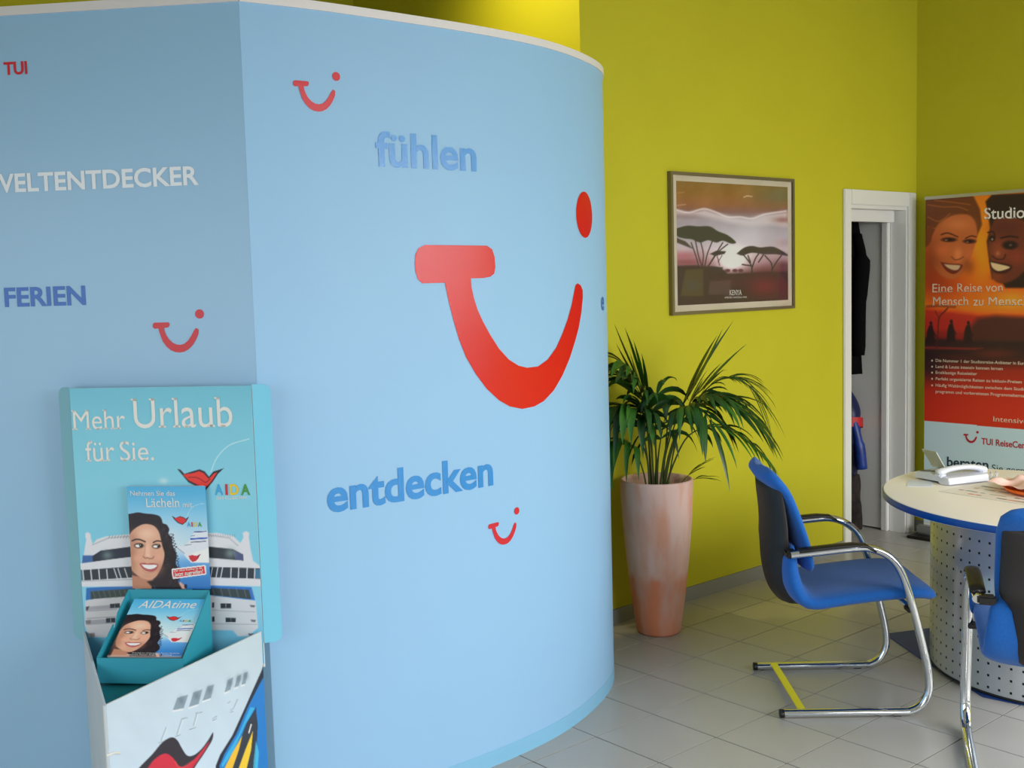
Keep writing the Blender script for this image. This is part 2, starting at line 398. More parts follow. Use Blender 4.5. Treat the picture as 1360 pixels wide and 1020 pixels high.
box('door_leaf', XW-1.0, XW-.152, 2.985, 3.022, .01, 1.98, WHT, dr)
# store room behind
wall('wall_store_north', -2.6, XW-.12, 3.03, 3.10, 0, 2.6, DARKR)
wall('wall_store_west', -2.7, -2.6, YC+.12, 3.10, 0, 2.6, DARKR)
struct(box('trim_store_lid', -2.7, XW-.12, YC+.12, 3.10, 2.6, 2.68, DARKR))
# things hanging inside the store room
def drape(name, label, cat, cx, cy, rx, ry, z0, z1, m, amp=.14, top=.35, seed=0, nf=9, bot=1.0):
    r = thing(name, label, cat, (cx, cy, z0)); R = random.Random(seed); ph = [R.uniform(0, 6) for _ in range(6)]
    bm = bmesh.new(); rings = []; NZ, NS = 30, 72; H = z1-z0
    for i in range(NZ+1):
        t = i/NZ; k = bot+(1-bot)*min(1, t/.3) if t < .3 else 1.0
        if t > .72: k = 1-(1-top)*((t-.72)/.28)**1.6
        ring = []
        for s in range(NS):
            a = 2*PI*s/NS; f = 1+amp*(.5+.5*(1-t))*(math.sin(nf*a+ph[0]+1.2*math.sin(3*t+ph[1]))*.5+math.sin(nf*.6*a+ph[2]+4*t)*.5)+.06*math.sin(7*t+ph[3]+a*2)
            ring.append(bm.verts.new((rx*k*f*math.cos(a), ry*k*f*math.sin(a), t*H)))
        rings.append(ring)
    for i in range(NZ):
        for s in range(NS): bm.faces.new((rings[i][s], rings[i][(s+1)%NS], rings[i+1][(s+1)%NS], rings[i+1][s]))
    bm.faces.new(rings[0][::-1]); bm.faces.new(rings[-1]); o = from_bm('cloth_body', bm, m, r, True)
    return r
r = drape('coat', 'black coat hanging inside the open doorway, reaching from the lintel to mid height', 'coat', -.945, 2.85, .145, .10, 1.0, 1.99, COAT, .12, .8, 3, 7)
bm = bmesh.new(); tube(bm, catmull([(.13,-.02,.86),(.17,-.03,.7),(.155,-.04,.45),(.15,-.04,.12)], 6), [.03]*6+[.05]*6+[.045]*6+[.04]); o = from_bm('sleeve', bm, COAT, r, True)
bm = bmesh.new(); tube(bm, [(0,0,.97),(0,0,1.0),(.0,.1,1.0)], .004, 8); from_bm('hanger_hook', bm, CHROME, r, True)
r = drape('grey_jacket', 'grey jacket showing below the black coat in the doorway', 'jacket', -1.02, 2.89, .12, .06, .905, .992, GREYC, .1, .9, 8, 6)

r = drape('sports_bag', 'navy nylon bag with a red stripe hanging below the coat in the doorway', 'bag', -.945, 2.83, .150, .10, .36, .895, NAVY, .10, .5, 5, 5, .8)
bm = bmesh.new(); NS = 40
ra = [bm.verts.new((.162*math.cos(a), .111*math.sin(a), .285-.03*math.sin(a-1))) for a in [2*PI*k/NS for k in range(NS)]]
rb = [bm.verts.new((.160*math.cos(a), .110*math.sin(a), .345-.03*math.sin(a-1))) for a in [2*PI*k/NS for k in range(NS)]]
for k in range(NS): bm.faces.new((ra[k], ra[(k+1)%NS], rb[(k+1)%NS], rb[k]))
from_bm('stripe', bm, REDN, r, True)['label'] = 'red stripe around the bag'
bm = bmesh.new(); tube(bm, catmull([(.06,-.03,.50),(.12,-.03,.36),(.165,-.03,.2),(.178,-.02,.05)], 6), [.01]*6+[.026]*6+[.034]*7); from_bm('side_pocket', bm, NAVYB, r, True)['label'] = 'brighter blue side pocket'
r = drape('cloth_bundle', 'dark brown patterned bundle on the floor beneath the navy bag', 'bundle', -.955, 2.86, .14, .10, .005, .35, BRN, .12, .85, 9, 8)
bm = bmesh.new(); tube(bm, catmull([(-.05,-.09,.28),(0,-.12,.33),(.05,-.09,.28)], 5), .012, 8); from_bm('carry_strap', bm, BLKP, r, True)

# ================================================================== PARTITION
KP = [(.185,-1.805),(.215,-1.6),(.228,-1.385),(.2348,-1.0909),(.2263,-.8833),(.2008,-.6957),(.1527,-.5261),(.0823,-.3581),(.0092,-.2278),(-.0658,-.1308),(-.1458,-.0558),(-.2508,.0142),(-.3708,.0642),(-.5108,.0992)]
KR = catmull(KP, 8); KS = np.r_[0, np.cumsum(np.linalg.norm(np.diff(KR, axis=0), axis=1))]; SMAX = KS[-1]
def kpos(s):
    x = np.interp(s, KS, KR[:,0]); y = np.interp(s, KS, KR[:,1])
    e = .006; dx = np.interp(s+e, KS, KR[:,0])-np.interp(s-e, KS, KR[:,0]); dy = np.interp(s+e, KS, KR[:,1])-np.interp(s-e, KS, KR[:,1])
    l = math.hypot(dx, dy); return x, y, dy/l, -dx/l
def kio(s, z, off=0):
    x, y, nx, ny = kpos(s); return V(x+nx*off, y+ny*off, z)
nL = V(.671,-.741,0).normalized(); aL = V(-nL.y, nL.x, 0)
K0 = V(.185,-1.805,0)
def lpn(a, z, off=0): return K0+aL*a+nL*off+V(0,0,z)
HK = 2.42
pt = thing('display_partition', 'tall curved pale blue shop partition with red smile logos and words', 'partition', (.185,-1.805,0))
def strip(name, pos, s0, s1, z0, z1, o0, o1, m, n=120, smooth=True):
    bm = bmesh.new(); R = []
    for i in range(n+1):
        s = s0+(s1-s0)*i/n
        R.append([bm.verts.new(pos(s, z, o)) for z, o in ((z0,o1),(z1,o1),(z1,o0),(z0,o0))])
    for i in range(n):
        for k in range(4): bm.faces.new((R[i][k], R[i+1][k], R[i+1][(k+1)%4], R[i][(k+1)%4]))
    bm.faces.new(R[0]); bm.faces.new(R[-1][::-1]); bmesh.ops.recalc_face_normals(bm, faces=bm.faces[:])
    o = from_bm(name, bm, m, pt); o.matrix_parent_inverse = Matrix.Translation(-Vector(pt.location)); smooth_by_angle(o, 20); return o
strip('curved_panel', kio, 0, SMAX, .055, HK, -.04, 0, BLU)
strip('side_panel', lpn, -1.4, -.0005, .055, HK, -.04, 0, BLUL, 20)
strip('kick_strip', kio, 0, SMAX, 0, .055, -.04, .001, KICK)
strip('kick_strip', lpn, -1.4, 0, 0, .055, -.04, .001, KICK, 20)
strip('top_trim', kio, -.0, SMAX, HK, HK+.025, -.045, .006, RIM)
strip('top_trim', lpn, -1.4, .0, HK, HK+.025, -.045, .006, RIM, 20)
def offp(o): o.matrix_parent_inverse = Matrix.Translation(-Vector(pt.location)); return o
BIG = [(0.574,1.75),(0.824,1.748),(0.847,1.736),(0.857,1.71),(0.859,1.678),(0.853,1.657),(0.836,1.647),(0.804,1.643),(0.752,1.643),(0.754,1.613),(0.763,1.577),(0.776,1.541),(0.798,1.501),(0.828,1.456),(0.865,1.409),(0.909,1.37),(0.955,1.346),(0.997,1.336),(1.054,1.336),(1.11,1.356),(1.165,1.395),(1.207,1.44),(1.248,1.49),(1.281,1.541),(1.302,1.584),(1.315,1.61),(1.332,1.617),(1.36,1.609),(1.377,1.591),(1.377,1.565),(1.361,1.512),(1.336,1.459),(1.301,1.408),(1.256,1.35),(1.201,1.293),(1.143,1.246),(1.083,1.214),(1.029,1.2),(0.967,1.198),(0.908,1.212),(0.858,1.238),(0.806,1.28),(0.761,1.332),(0.722,1.39),(0.695,1.451),(0.675,1.514),(0.66,1.569),(0.65,1.615),(0.646,1.631),(0.559,1.631),(0.544,1.644),(0.536,1.667),(0.534,1.693),(0.538,1.72),(0.55,1.74)]
def circ(cx, cz, rx, rz, n=36): return [(cx+rx*math.cos(2*PI*k/n), cz+rz*math.sin(2*PI*k/n)) for k in range(n)]
offp(poly_decal('smile_logo', [BIG, circ(1.412,1.866,.078,.084)], kio, RED, pt, cut=.02, label='largest red smile logo, wrapping towards the curve'))
SM = [(.1541,2.2172),(.1929,2.2172),(.1963,2.2128),(.1941,2.2052),(.1894,2.2027),(.1799,2.202),(.1808,2.1926),(.1848,2.182),(.1916,2.1709),(.2021,2.1607),(.2129,2.1556),(.224,2.1542),(.2354,2.1571),(.2471,2.1655),(.2572,2.1789),(.2645,2.1912),(.2706,2.1993),(.2757,2.1988),(.279,2.194),(.2775,2.1829),(.27,2.1672),(.2598,2.1529),(.2479,2.142),(.2344,2.1352),(.2221,2.1332),(.2083,2.1347),(.1956,2.1402),(.1834,2.1511),(.174,2.1647),(.1685,2.1801),(.1646,2.1939),(.1635,2.2008),(.1524,2.2),(.1473,2.2043),(.1472,2.2109),(.1501,2.216)]
SMD = circ(.284, 2.2383, .0128, .0128, 20)
def sim(L, p0, p1, q0, q1):      # similarity taking p0->q0, p1->q1
    P = complex(*p1)-complex(*p0); Q = complex(*q1)-complex(*q0); k = Q/P
    return [((k*(complex(*a)-complex(*p0))+complex(*q0)).real, (k*(complex(*a)-complex(*p0))+complex(*q0)).imag) for a in L]
def smile(mp, m, parent, q0, q1, label, off=.0015):     # q0 left end of the bar, q1 centre of the dot
    a, b = (.1472,2.209), (.284,2.2383)
    return poly_decal('smile_logo', [sim(SM, a, b, q0, q1), sim(SMD, a, b, q0, q1)], mp, m, parent, off=off, cut=.05, label=label)
offp(smile(kio, REDS, pt, (.1472,2.209), (.284,2.2383), 'small red smile logo near the top of the curved panel'))
offp(smile(kio, REDS, pt, (.794,.821), (.9273,.8534), 'small red smile logo low on the curved panel'))
offp(smile(lpn, REDS, pt, (-.302,1.531), (-.160,1.561), 'small red smile logo on the side panel'))
def kt(s, mp, m, u0, u1, z, cap, bold=.022, label=None, cut=None, **k): return offp(letter_obj('lettering', s, mp, m, pt, u0, u1, z, cap, bold=bold, label=label, cut=cut, **k))
kt('fühlen', kio, BTX, .4077, .790, 1.988, .103, label='blue word fühlen', cut=.03)
kt('entdecken', kio, BTX, .197, .822, .961, .103, bold=.026, label='blue word entdecken', cut=.03)
kt('e', kio, BTX2, 1.589, 1.64, 1.512, .05, label='small blue letter at the far bend', cut=.01)
kt('WELTENTDECKER', lpn, WTX, -.782, -.141, 1.926, .052, .024, label='white word WELTENTDECKER')
kt('FERIEN', lpn, BTX2, -.7514, -.501, 1.597, .054, .026, label='blue word FERIEN')
kt('TUI', lpn, REDS, -.7055, -.6345, 2.2565, .035, .03, label='red letters TUI')

# ================================================================== CARDBOARD SHIP DISPLAY
P0 = K0+nL*.06
ds = thing('brochure_display', 'cardboard cruise ship brochure stand in front of the partition', 'display stand', (P0.x, P0.y, 0), math.atan2(aL.y, aL.x))
# local frame: x = along the backboard, -y = towards the room, z up
def lb(x, n, z): return V(x, -n, z)
def bmap(a, z, off=0): return lb(a, off, z)
HP = [(95,517),(340,511),(349.7,838),(110,838)]; HU = [(-.529,1.357),(.019,1.361),(.005,.656),(-.541,.648)]
Hh = homog(HU, HP)
def A_(*p): return [(70+x/5.667, 680+y/5.667) for x, y in p]
def B_(*p): return [(210+x/4.4375, 630+y/4.4375) for x, y in p]
def C_(*p): return [(60+x/4.25, 490+y/4.25) for x, y in p]
SHW, SHG, DK = (206,208,214), (178,182,190), (38,46,58)
def art_header(p):
    p.grad([(505,(98,176,198)),(560,(112,186,206)),(640,(122,192,212)),(740,(118,190,214)),(800,(128,194,220)),(840,(110,182,212))])
    p.poly(A_((245,670),(330,645),(600,600),(640,960),(500,945),(270,940),(240,850)), (196,196,200), 1.5)
    p.poly(B_((180,690),(320,715),(575,745),(590,905),(530,955),(470,955),(440,920),(180,915)), (196,200,206), 1.5)
    for y in (745,800,845): p.line(A_((258,y),(480,y-14)), 1.1, (150,150,158), 1)
    for y in (700,710,735): pass
    p.poly(A_((262,712),(500,692),(500,722),(262,740)), (158,160,168), 1); p.poly(A_((255,815),(480,798),(480,832),(262,842)), (158,160,168), 1)
    p.poly(A_((430,690),(505,686),(505,720),(430,722)), DK, .8); p.poly(A_((400,798),(470,796),(470,830),(400,832)), DK, .8)
    p.line(A_((467,688),(467,722)), .6, (150,150,150), .6); p.line(A_((435,797),(435,832)), .6, (150,150,150), .6)
    p.poly(A_((248,712),(275,708),(262,740),(250,742)), (70,70,80), 1); p.poly(A_((245,815),(285,810),(285,842),(250,842)), (120,118,126), 1); p.poly(A_((270,912),(315,908),(315,938),(285,940)), (140,130,130), 1)
    for a, b, c, d in ((368,760,430,790),(398,845,458,872)):
        p.poly(B_((a,b),(c,b+2),(c,d),(a,d)), DK, .8); p.line(B_(((a+c)/2,b),((a+c)/2,d)), .6, (150,150,150), .6)
    p.line(B_((320,800),(570,812)), 1, (160,164,172), 1); p.line(B_((320,880),(580,885)), 1, (160,164,172), 1)
    for q in ((540,770),(545,857),(530,938)): p.poly(B_(q,(q[0]+32,q[1]+2),(q[0]+28,q[1]+14),(q[0]+6,q[1]+12)), (90,94,104), 1)
    p.poly(B_((318,755),(330,755),(330,785),(318,785)), DK, .8); p.poly(B_((318,838),(332,838),(332,868),(318,868)), DK, .8)
    # blue bands with panorama glass
    p.poly(A_((252,570),(620,550),(620,600),(300,655),(248,662)), (44,104,172), 1); p.poly(A_((285,596),(620,574),(620,630),(285,655)), (52,66,66), 1.2)
    p.poly(B_((200,650),(550,665),(572,742),(520,738),(200,700)), (44,110,190), 1); p.poly(B_((200,664),(535,680),(550,736),(200,700)), (50,62,66), 1.2)
    for x in range(300,600,40): p.line(A_((x,590),(x+18,645)), .9, (110,130,110), 1.5, .6)
    for x in range(230,560,46): p.line(B_((x,672),(x+14,722)), .9, (120,140,140), 1.5, .6)
    # upper deck
    p.poly(A_((222,390),(240,270),(252,200),(245,190),(245,160),(262,150),(285,165),(286,195),(300,240),(330,205),(400,182),(640,160),(640,420),(222,400)), SHW, 1.2)
    p.poly(B_((120,345),(350,345),(440,362),(485,405),(503,372),(498,345),(520,334),(537,345),(535,372),(545,440),(560,510),(600,540),(600,600),(120,600)), SHW, 1.2)
    p.line(A_((300,245),(420,195),(600,180)), 1.2, (160,164,172), 1.5); p.line(B_((250,350),(420,375),(470,420)), 1.2, (160,164,172), 1.5)
    for x in range(420,600,22): p.line(A_((x,195),(x+10,175)), .7, (120,124,130), .8)
    for x in range(295,450,14): p.line(B_((x,352),(x+5,368)), .5, (130,134,140), .8)
    p.poly(A_((225,325),(300,325),(300,385),(220,385)), (58,98,156), .8)
    p.poly(A_((297,330),(360,290),(620,255),(620,335),(440,355),(300,376)), (36,44,60), 1)
    p.blob(*A_((410,325))[0], 7, 6, (110,130,130), .8)
    p.poly(B_((150,410),(295,425),(440,440),(500,472),(503,508),(400,500),(150,480)), (40,48,56), 1)
    p.poly(B_((440,448),(500,472),(503,508),(455,503)), (70,80,120), 1); p.blob(*B_((425,465))[0], 7, 7, (130,150,150), .7)
    # bridge with its row of windows
    p.poly(A_((145,330),(160,325),(172,390),(575,340),(640,335),(640,560),(190,560),(155,525),(165,515),(150,420)), SHW, 1.2)
    p.poly(B_((150,500),(400,520),(600,548),(618,500),(640,500),(655,548),(640,620),(655,626),(600,660),(150,650)), SHW, 1.2)
    p.poly(A_((160,430),(225,436),(640,405),(640,490),(230,514),(178,512)), (44,52,62), 1)
    p.poly(B_((150,540),(645,555),(632,617),(150,602)), (44,52,62), 1)
    p.poly(A_((160,434),(222,438),(228,512),(178,510)), (80,140,160), 1, .7); p.poly(B_((570,558),(640,560),(630,615),(572,613)), (60,140,180), 1, .7)
    for x in (225,285,345,405): p.line(A_((x,432),(x+8,512)), 1.4, SHW, .8)
    for x in (460,490,540): p.line(A_((x,425),(x+25,500)), 1.2, SHW, .8)
    for x in (320,352,380): p.line(B_((x,548),(x-12,612)), 1.2, SHW, .8)
    for x in (430,475,525,570,612): p.line(B_((x,552),(x-2,615)), 1.4, SHW, .8)
    p.line(A_((160,522),(640,505)), 1.2, (160,164,172), 1); p.line(B_((640,470),(632,460),(626,480)), 1, (40,50,60), .8)
    # swoosh and emblem
    p.line(C_((935,580),(970,500),(1040,430),(1150,395)), .9, (210,226,232), 1, .9, 6)
    p.blob(*C_((668,632))[0], 6, 4, (190,215,222), .8)
    p.poly(C_((745,565),(762,568),(785,592),(830,578),(870,566),(900,578),(924,608),(950,578),(972,572),(1008,560),(975,592),(945,638),(900,690),(860,665),(808,640),(775,600)), (30,22,32), .8)
    p.poly(C_((775,596),(830,588),(868,577),(895,588),(922,620),(952,590),(972,582),(940,632),(900,676),(862,655),(812,630)), (214,44,34), .8)
    p.line(C_((810,610),(850,612),(880,625),(905,640),(930,620)), .9, (60,14,24), .8, 1, 4)
bb = board('printed_backboard', -.536, .004, .56, 1.359, 250, 350, bmap, Hh, art_header, 1.25, PRINT, ds, off=.0)
bb['label'] = 'sea blue backboard printed with a white cruise ship'
bm = bmesh.new(); add_box(bm, -.536, .004, .0006, .006, .55, 1.359); add_box(bm, -.53, -.012, .0006, .006, 0, .55); from_bm('back_sheet', bm, CARDE, ds)
def wing(x0, x1, m, yb, label):
    bm = bmesh.new(); n = 6; r = .022; pts = []
    sg = 1 if x1 > x0 else -1
    P = [(x0,.62),(x1-sg*r,.62)]+[(x1-sg*r+sg*r*math.sin(k*PI/2/n), .62+r-r*math.cos(k*PI/2/n)) for k in range(n+1)]+[(x1-sg*r+sg*r*math.cos(k*PI/2/n), 1.362-r+r*math.sin(k*PI/2/n)) for k in range(n+1)]+[(x0,1.362)]
    fr = [bm.verts.new((x, .001+abs(x-x0)*yb, z)) for x, z in P]; bk = [bm.verts.new((x, .004+abs(x-x0)*yb, z)) for x, z in P]
    bm.faces.new(fr); bm.faces.new(bk[::-1])
    for i in range(len(P)): bm.faces.new((fr[i], fr[(i+1)%len(P)], bk[(i+1)%len(P)], bk[i]))
    bmesh.ops.recalc_face_normals(bm, faces=bm.faces[:]); o = from_bm('side_wing', bm, m, ds); o['label'] = label
wing(-.537, -.578, WINGL, .35, 'narrow left wing of the backboard'); wing(.006, .053, WINGR, .35, 'narrow right wing of the backboard')
def htext(s, p0, p1, cap_px, m, serif=True, off=.0012, bold=0, name='lettering', lab=None, mp=bmap, H=Hh, par=ds, **k):
    Hi = np.linalg.inv(H); a, b = happ(Hi, [p0, p1]); c = happ(Hi, [(p0[0], p0[1]-cap_px)])[0]
    return letter_obj(name, s, mp, m, par, a[0], b[0], a[1], abs(c[1]-a[1]), serif=serif, off=off, bold=bold, slope=(b[1]-a[1])/(b[0]-a[0]), label=lab, **k)
CRM = mat('cream_print_ink', (232,232,226), .5)
htext('Mehr', (96.5,571), (167,569.5), 26, CRM); htext('Urlaub', (176,568.5), (309.5,566.5), 39, CRM)
htext('für', (114.5,613), (153,612), 27.5, CRM); htext('Sie.', (160,612), (205,611), 26, CRM)
LC = {'b': mat('logo_ink_blue', (60,170,225), .5), 'r': mat('logo_ink_red', (205,40,50), .5), 'y': mat('logo_ink_yellow', (235,200,40), .5), 'g': mat('logo_ink_green', (70,150,60), .5)}
def aida(x0, x1, y, cap, off, mp, H, par, bold=.03):
    w = (x1-x0)
    for ch, a, b, c in (('A',0,.235,'b'),('I',.30,.37,'r'),('D',.43,.68,'y'),('A',.74,1,'g')):
        htext(ch, (x0+a*w, y), (x0+b*w, y), cap, LC[c], False, off, bold, 'logo_letter', mp=mp, H=H, par=par)
aida(285.5, 332.5, 656.8, 14, .0012, bmap, Hh, ds)
htext('DAS CLUBSCHIFF', (288,663), (328,662.5), 3.6, CRM, False, .0012, .01)
# leaflet card standing in front of the backboard
def art_cover(p):
    p.grad([(0,(60,158,206)),(150,(88,172,212)),(300,(128,190,220)),(450,(166,202,224)),(600,(190,212,228)),(660,(150,192,224)),(720,(96,158,210)),(860,(52,124,190)),(1000,(36,104,178))])
    p.blob(430, 560, 120, 160, (206,220,232), .5)
    p.poly([(498,588),(560,578),(600,560),(640,500),(668,450),(800,436),(800,728),(640,728),(600,690),(560,640)], (208,214,226), 4)
    p.poly([(640,650),(800,600),(800,728),(640,728)], (226,228,234), 20, .8)
    p.line([(668,453),(776,447)], 9, (54,62,130), 3); p.line([(638,516),(780,507)], 15, (48,88,176), 3); p.line([(580,572),(640,566)], 6, (120,126,140), 3); p.line([(640,545),(770,536)], 9, (90,96,116), 4); p.line([(640,490),(670,485)], 6, (90,110,150), 3)
    p.line([(508,590),(580,648)], 7, (130,140,160), 4)
    p.line([(600,320),(640,240),(700,205),(760,195)], 4, (190,216,232), 3, .8, 5)
    p.poly([(464,306),(500,326),(540,310),(575,320),(590,334),(622,314),(595,362),(562,388),(520,372),(488,342)], (40,20,34), 3); p.poly([(488,330),(540,316),(572,326),(590,342),(606,330),(585,362),(562,380),(524,365)], (206,40,44), 3)
    p.poly([(616,668),(650,660),(690,668),(720,652),(705,690),(680,716),(650,722),(628,700)], (190,44,60), 3); p.line([(700,680),(720,655)], 7, (40,30,50), 3)
    # shoulder, hair
    p.poly([(500,965),(540,900),(575,930),(600,1000),(500,1000)], (206,156,140), 6); p.ell(590, 940, 14, 20, (20,26,60))
    p.poly([(40,296),(110,285),(160,276),(220,286),(290,292),(350,308),(375,342),(384,374),(420,388),(442,430),(434,468),(466,505),(470,556),(484,600),(508,660),(502,740),(535,790),(548,850),(520,900),(535,1010),(40,1010)], (28,20,30), 8, 1, 3)
    for k in range(46):
        a = rng.uniform(0, 1); x = 410+70*a+rng.uniform(-40,30); y = 400+560*a+rng.uniform(-30,30)
        p.line([(x,y),(x+rng.uniform(8,22),y+14),(x+rng.uniform(-16,4),y+32)], 3.5, (66,52,62), 3, .55, 3)
    for k in range(16):
        y = 470+k*27; x = np.interp(y, [470,660,800,900], [462,505,535,525]); p.line([(x-10,y),(x+rng.uniform(8,26),y+8),(x+2,y+22)], 6, (32,24,36), 3, .9, 3)
    # face and neck
    sk = (208,158,132)
    p.poly([(92,840),(150,850),(300,880),(270,1010),(90,1010)], (176,122,98), 14)
    p.poly([(300,960),(240,900),(330,880),(360,1010),(260,1010)], (30,22,32), 14)
    p.poly([(66,560),(84,478),(124,428),(190,388),(250,382),(306,400),(346,448),(366,515),(380,580),(398,640),(394,700),(372,768),(340,832),(308,868),(270,884),(214,876),(160,850),(104,800),(78,720)], sk, 10, 1, 3)
    p.blob(100, 680, 50, 190, (164,112,88), .75); p.blob(120, 520, 45, 60, (170,120,98), .5); p.blob(350, 780, 50, 60, (170,112,92), .55); p.blob(250, 850, 70, 30, (186,134,110), .5)
    p.blob(240, 470, 80, 50, (232,190,166), .8); p.blob(245, 610, 26, 60, (234,190,166), .75); p.blob(150, 690, 44, 34, (222,160,138), .6); p.blob(345, 680, 30, 34, (222,160,138), .6)
    p.line([(106,534),(140,520),(180,524),(224,542)], 13, (46,30,32), 6, .95, 4); p.line([(298,548),(330,534),(372,538)], 12, (46,30,32), 6, .95, 4)
    p.ell(168, 577, 44, 24, (60,40,40), .5, .85); p.ell(325, 582, 38, 22, (60,40,40), .5, .85)
    p.ell(160, 579, 25, 12, (238,236,236), .3); p.ell(320, 584, 23, 11, (238,236,236), .3)
    p.ell(186, 574, 17, 16, (26,18,20), .3); p.ell(346, 578, 15, 15, (26,18,20), .3); p.ell(181, 570, 3, 3, (230,230,230)); p.ell(341, 574, 3, 3, (230,230,230))
    p.line([(228,560),(218,640),(208,672)], 8, (178,124,100), 8, .6, 4); p.line([(206,676),(228,690),(246,684),(262,694),(292,690),(302,674)], 9, (140,84,72), 6, .8, 4); p.blob(250, 664, 18, 14, (238,196,172), .7)
    p.poly([(170,738),(210,730),(245,738),(285,734),(340,744),(326,790),(286,812),(236,806),(196,778)], (168,84,86), 5, 1, 3)
    p.poly([(190,745),(250,750),(330,752),(308,778),(262,788),(218,774)], (240,234,232), 4, 1, 3)
    p.line([(200,800),(240,822),(300,816)], 7, (176,122,104), 8, .6, 4)
    p.line([(300,940),(320,960),(300,975)], 5, (90,110,130), 4, .7)
CP = [(50,40),(770,40),(800,965),(97,965)]; CU = [(-.374,1.078),(-.138,1.077),(-.143,.781),(-.377,.78)]
Hc = homog(CU, CP)
def cmap(a, z, off=0): return lb(a, .016+off, z)
def art_card(p):
    art_cover(p)
    p.poly([(462,790),(470,784),(760,750),(772,758),(776,830),(768,836),(480,876),(472,868)], (240,226,224), 3); p.poly([(474,796),(758,761),(765,825),(483,864)], (204,34,44), 3)
bd = board('leaflet_card', -.372, -.138, .781, 1.078, 130, 165, cmap, Hc, art_card, 1.25, PRINTG, ds); bd['label'] = 'upright leaflet card with a smiling dark-haired woman'
box('leaflet_card_back', -.370, -.146, -.0155, -.008, .781, 1.078, CARDE, ds)
ctext = lambda *a, **k: htext(*a, mp=cmap, H=Hc, **k)
ctext('Nehmen Sie das', (88,124), (497,124), 44, CRM); ctext('Lächeln', (232,228), (542,226), 82, CRM); ctext('mit.', (565,226), (664,226), 42, CRM)
aida(606, 738, 403, 40, .0012, cmap, Hc, ds); ctext('Jetzt zugreifen!', (488,852), (748,820), 34, CRM, serif=False, bold=.02, ital=.1); ctext('Der neue Katalog ist da:', (484,812), (742,782), 18, CRM, serif=False, bold=.01, ital=.1)
# ship's bow tray
PR = (-.272, .405); ZP = .586; BR_, BL_ = (.0, .001), (-.541, .001)
def side(name, A, ZA, art, H, u1, m, label):
    A = V(A[0], -A[1], 0); Q = V(PR[0], -PR[1], 0); t = (Q-A); L = t.length; t.normalize(); nn = V(t.y, -t.x, 0)
    if nn.y > 0: nn = -nn
    def mp(u, z, off=0): p = A+t*u+nn*off; return V(p.x, p.y, z)
    bm = bmesh.new(); P = [(0,0),(L,0),(L,ZP),(0,ZA)]
    f0 = [bm.verts.new(mp(u, z, -.0006)) for u, z in P]; f1 = [bm.verts.new(mp(u, z, -.006)) for u, z in P]
    bm.faces.new(f0); bm.faces.new(f1[::-1])
    for i in range(4): bm.faces.new((f0[i], f0[(i+1)%4], f1[(i+1)%4], f1[i]))
    bmesh.ops.recalc_face_normals(bm, faces=bm.faces[:]); o = from_bm(name, bm, m, ds); o['label'] = label
    return mp, L
mpR, LR = side('bow_side_core', BR_, .654, None, None, 0, CARDE, 'raw cardboard edge of the right bow side')
mpL, LL = side('bow_side', BL_, .648, None, None, 0, CARDW, 'narrow pale left side of the ship bow')
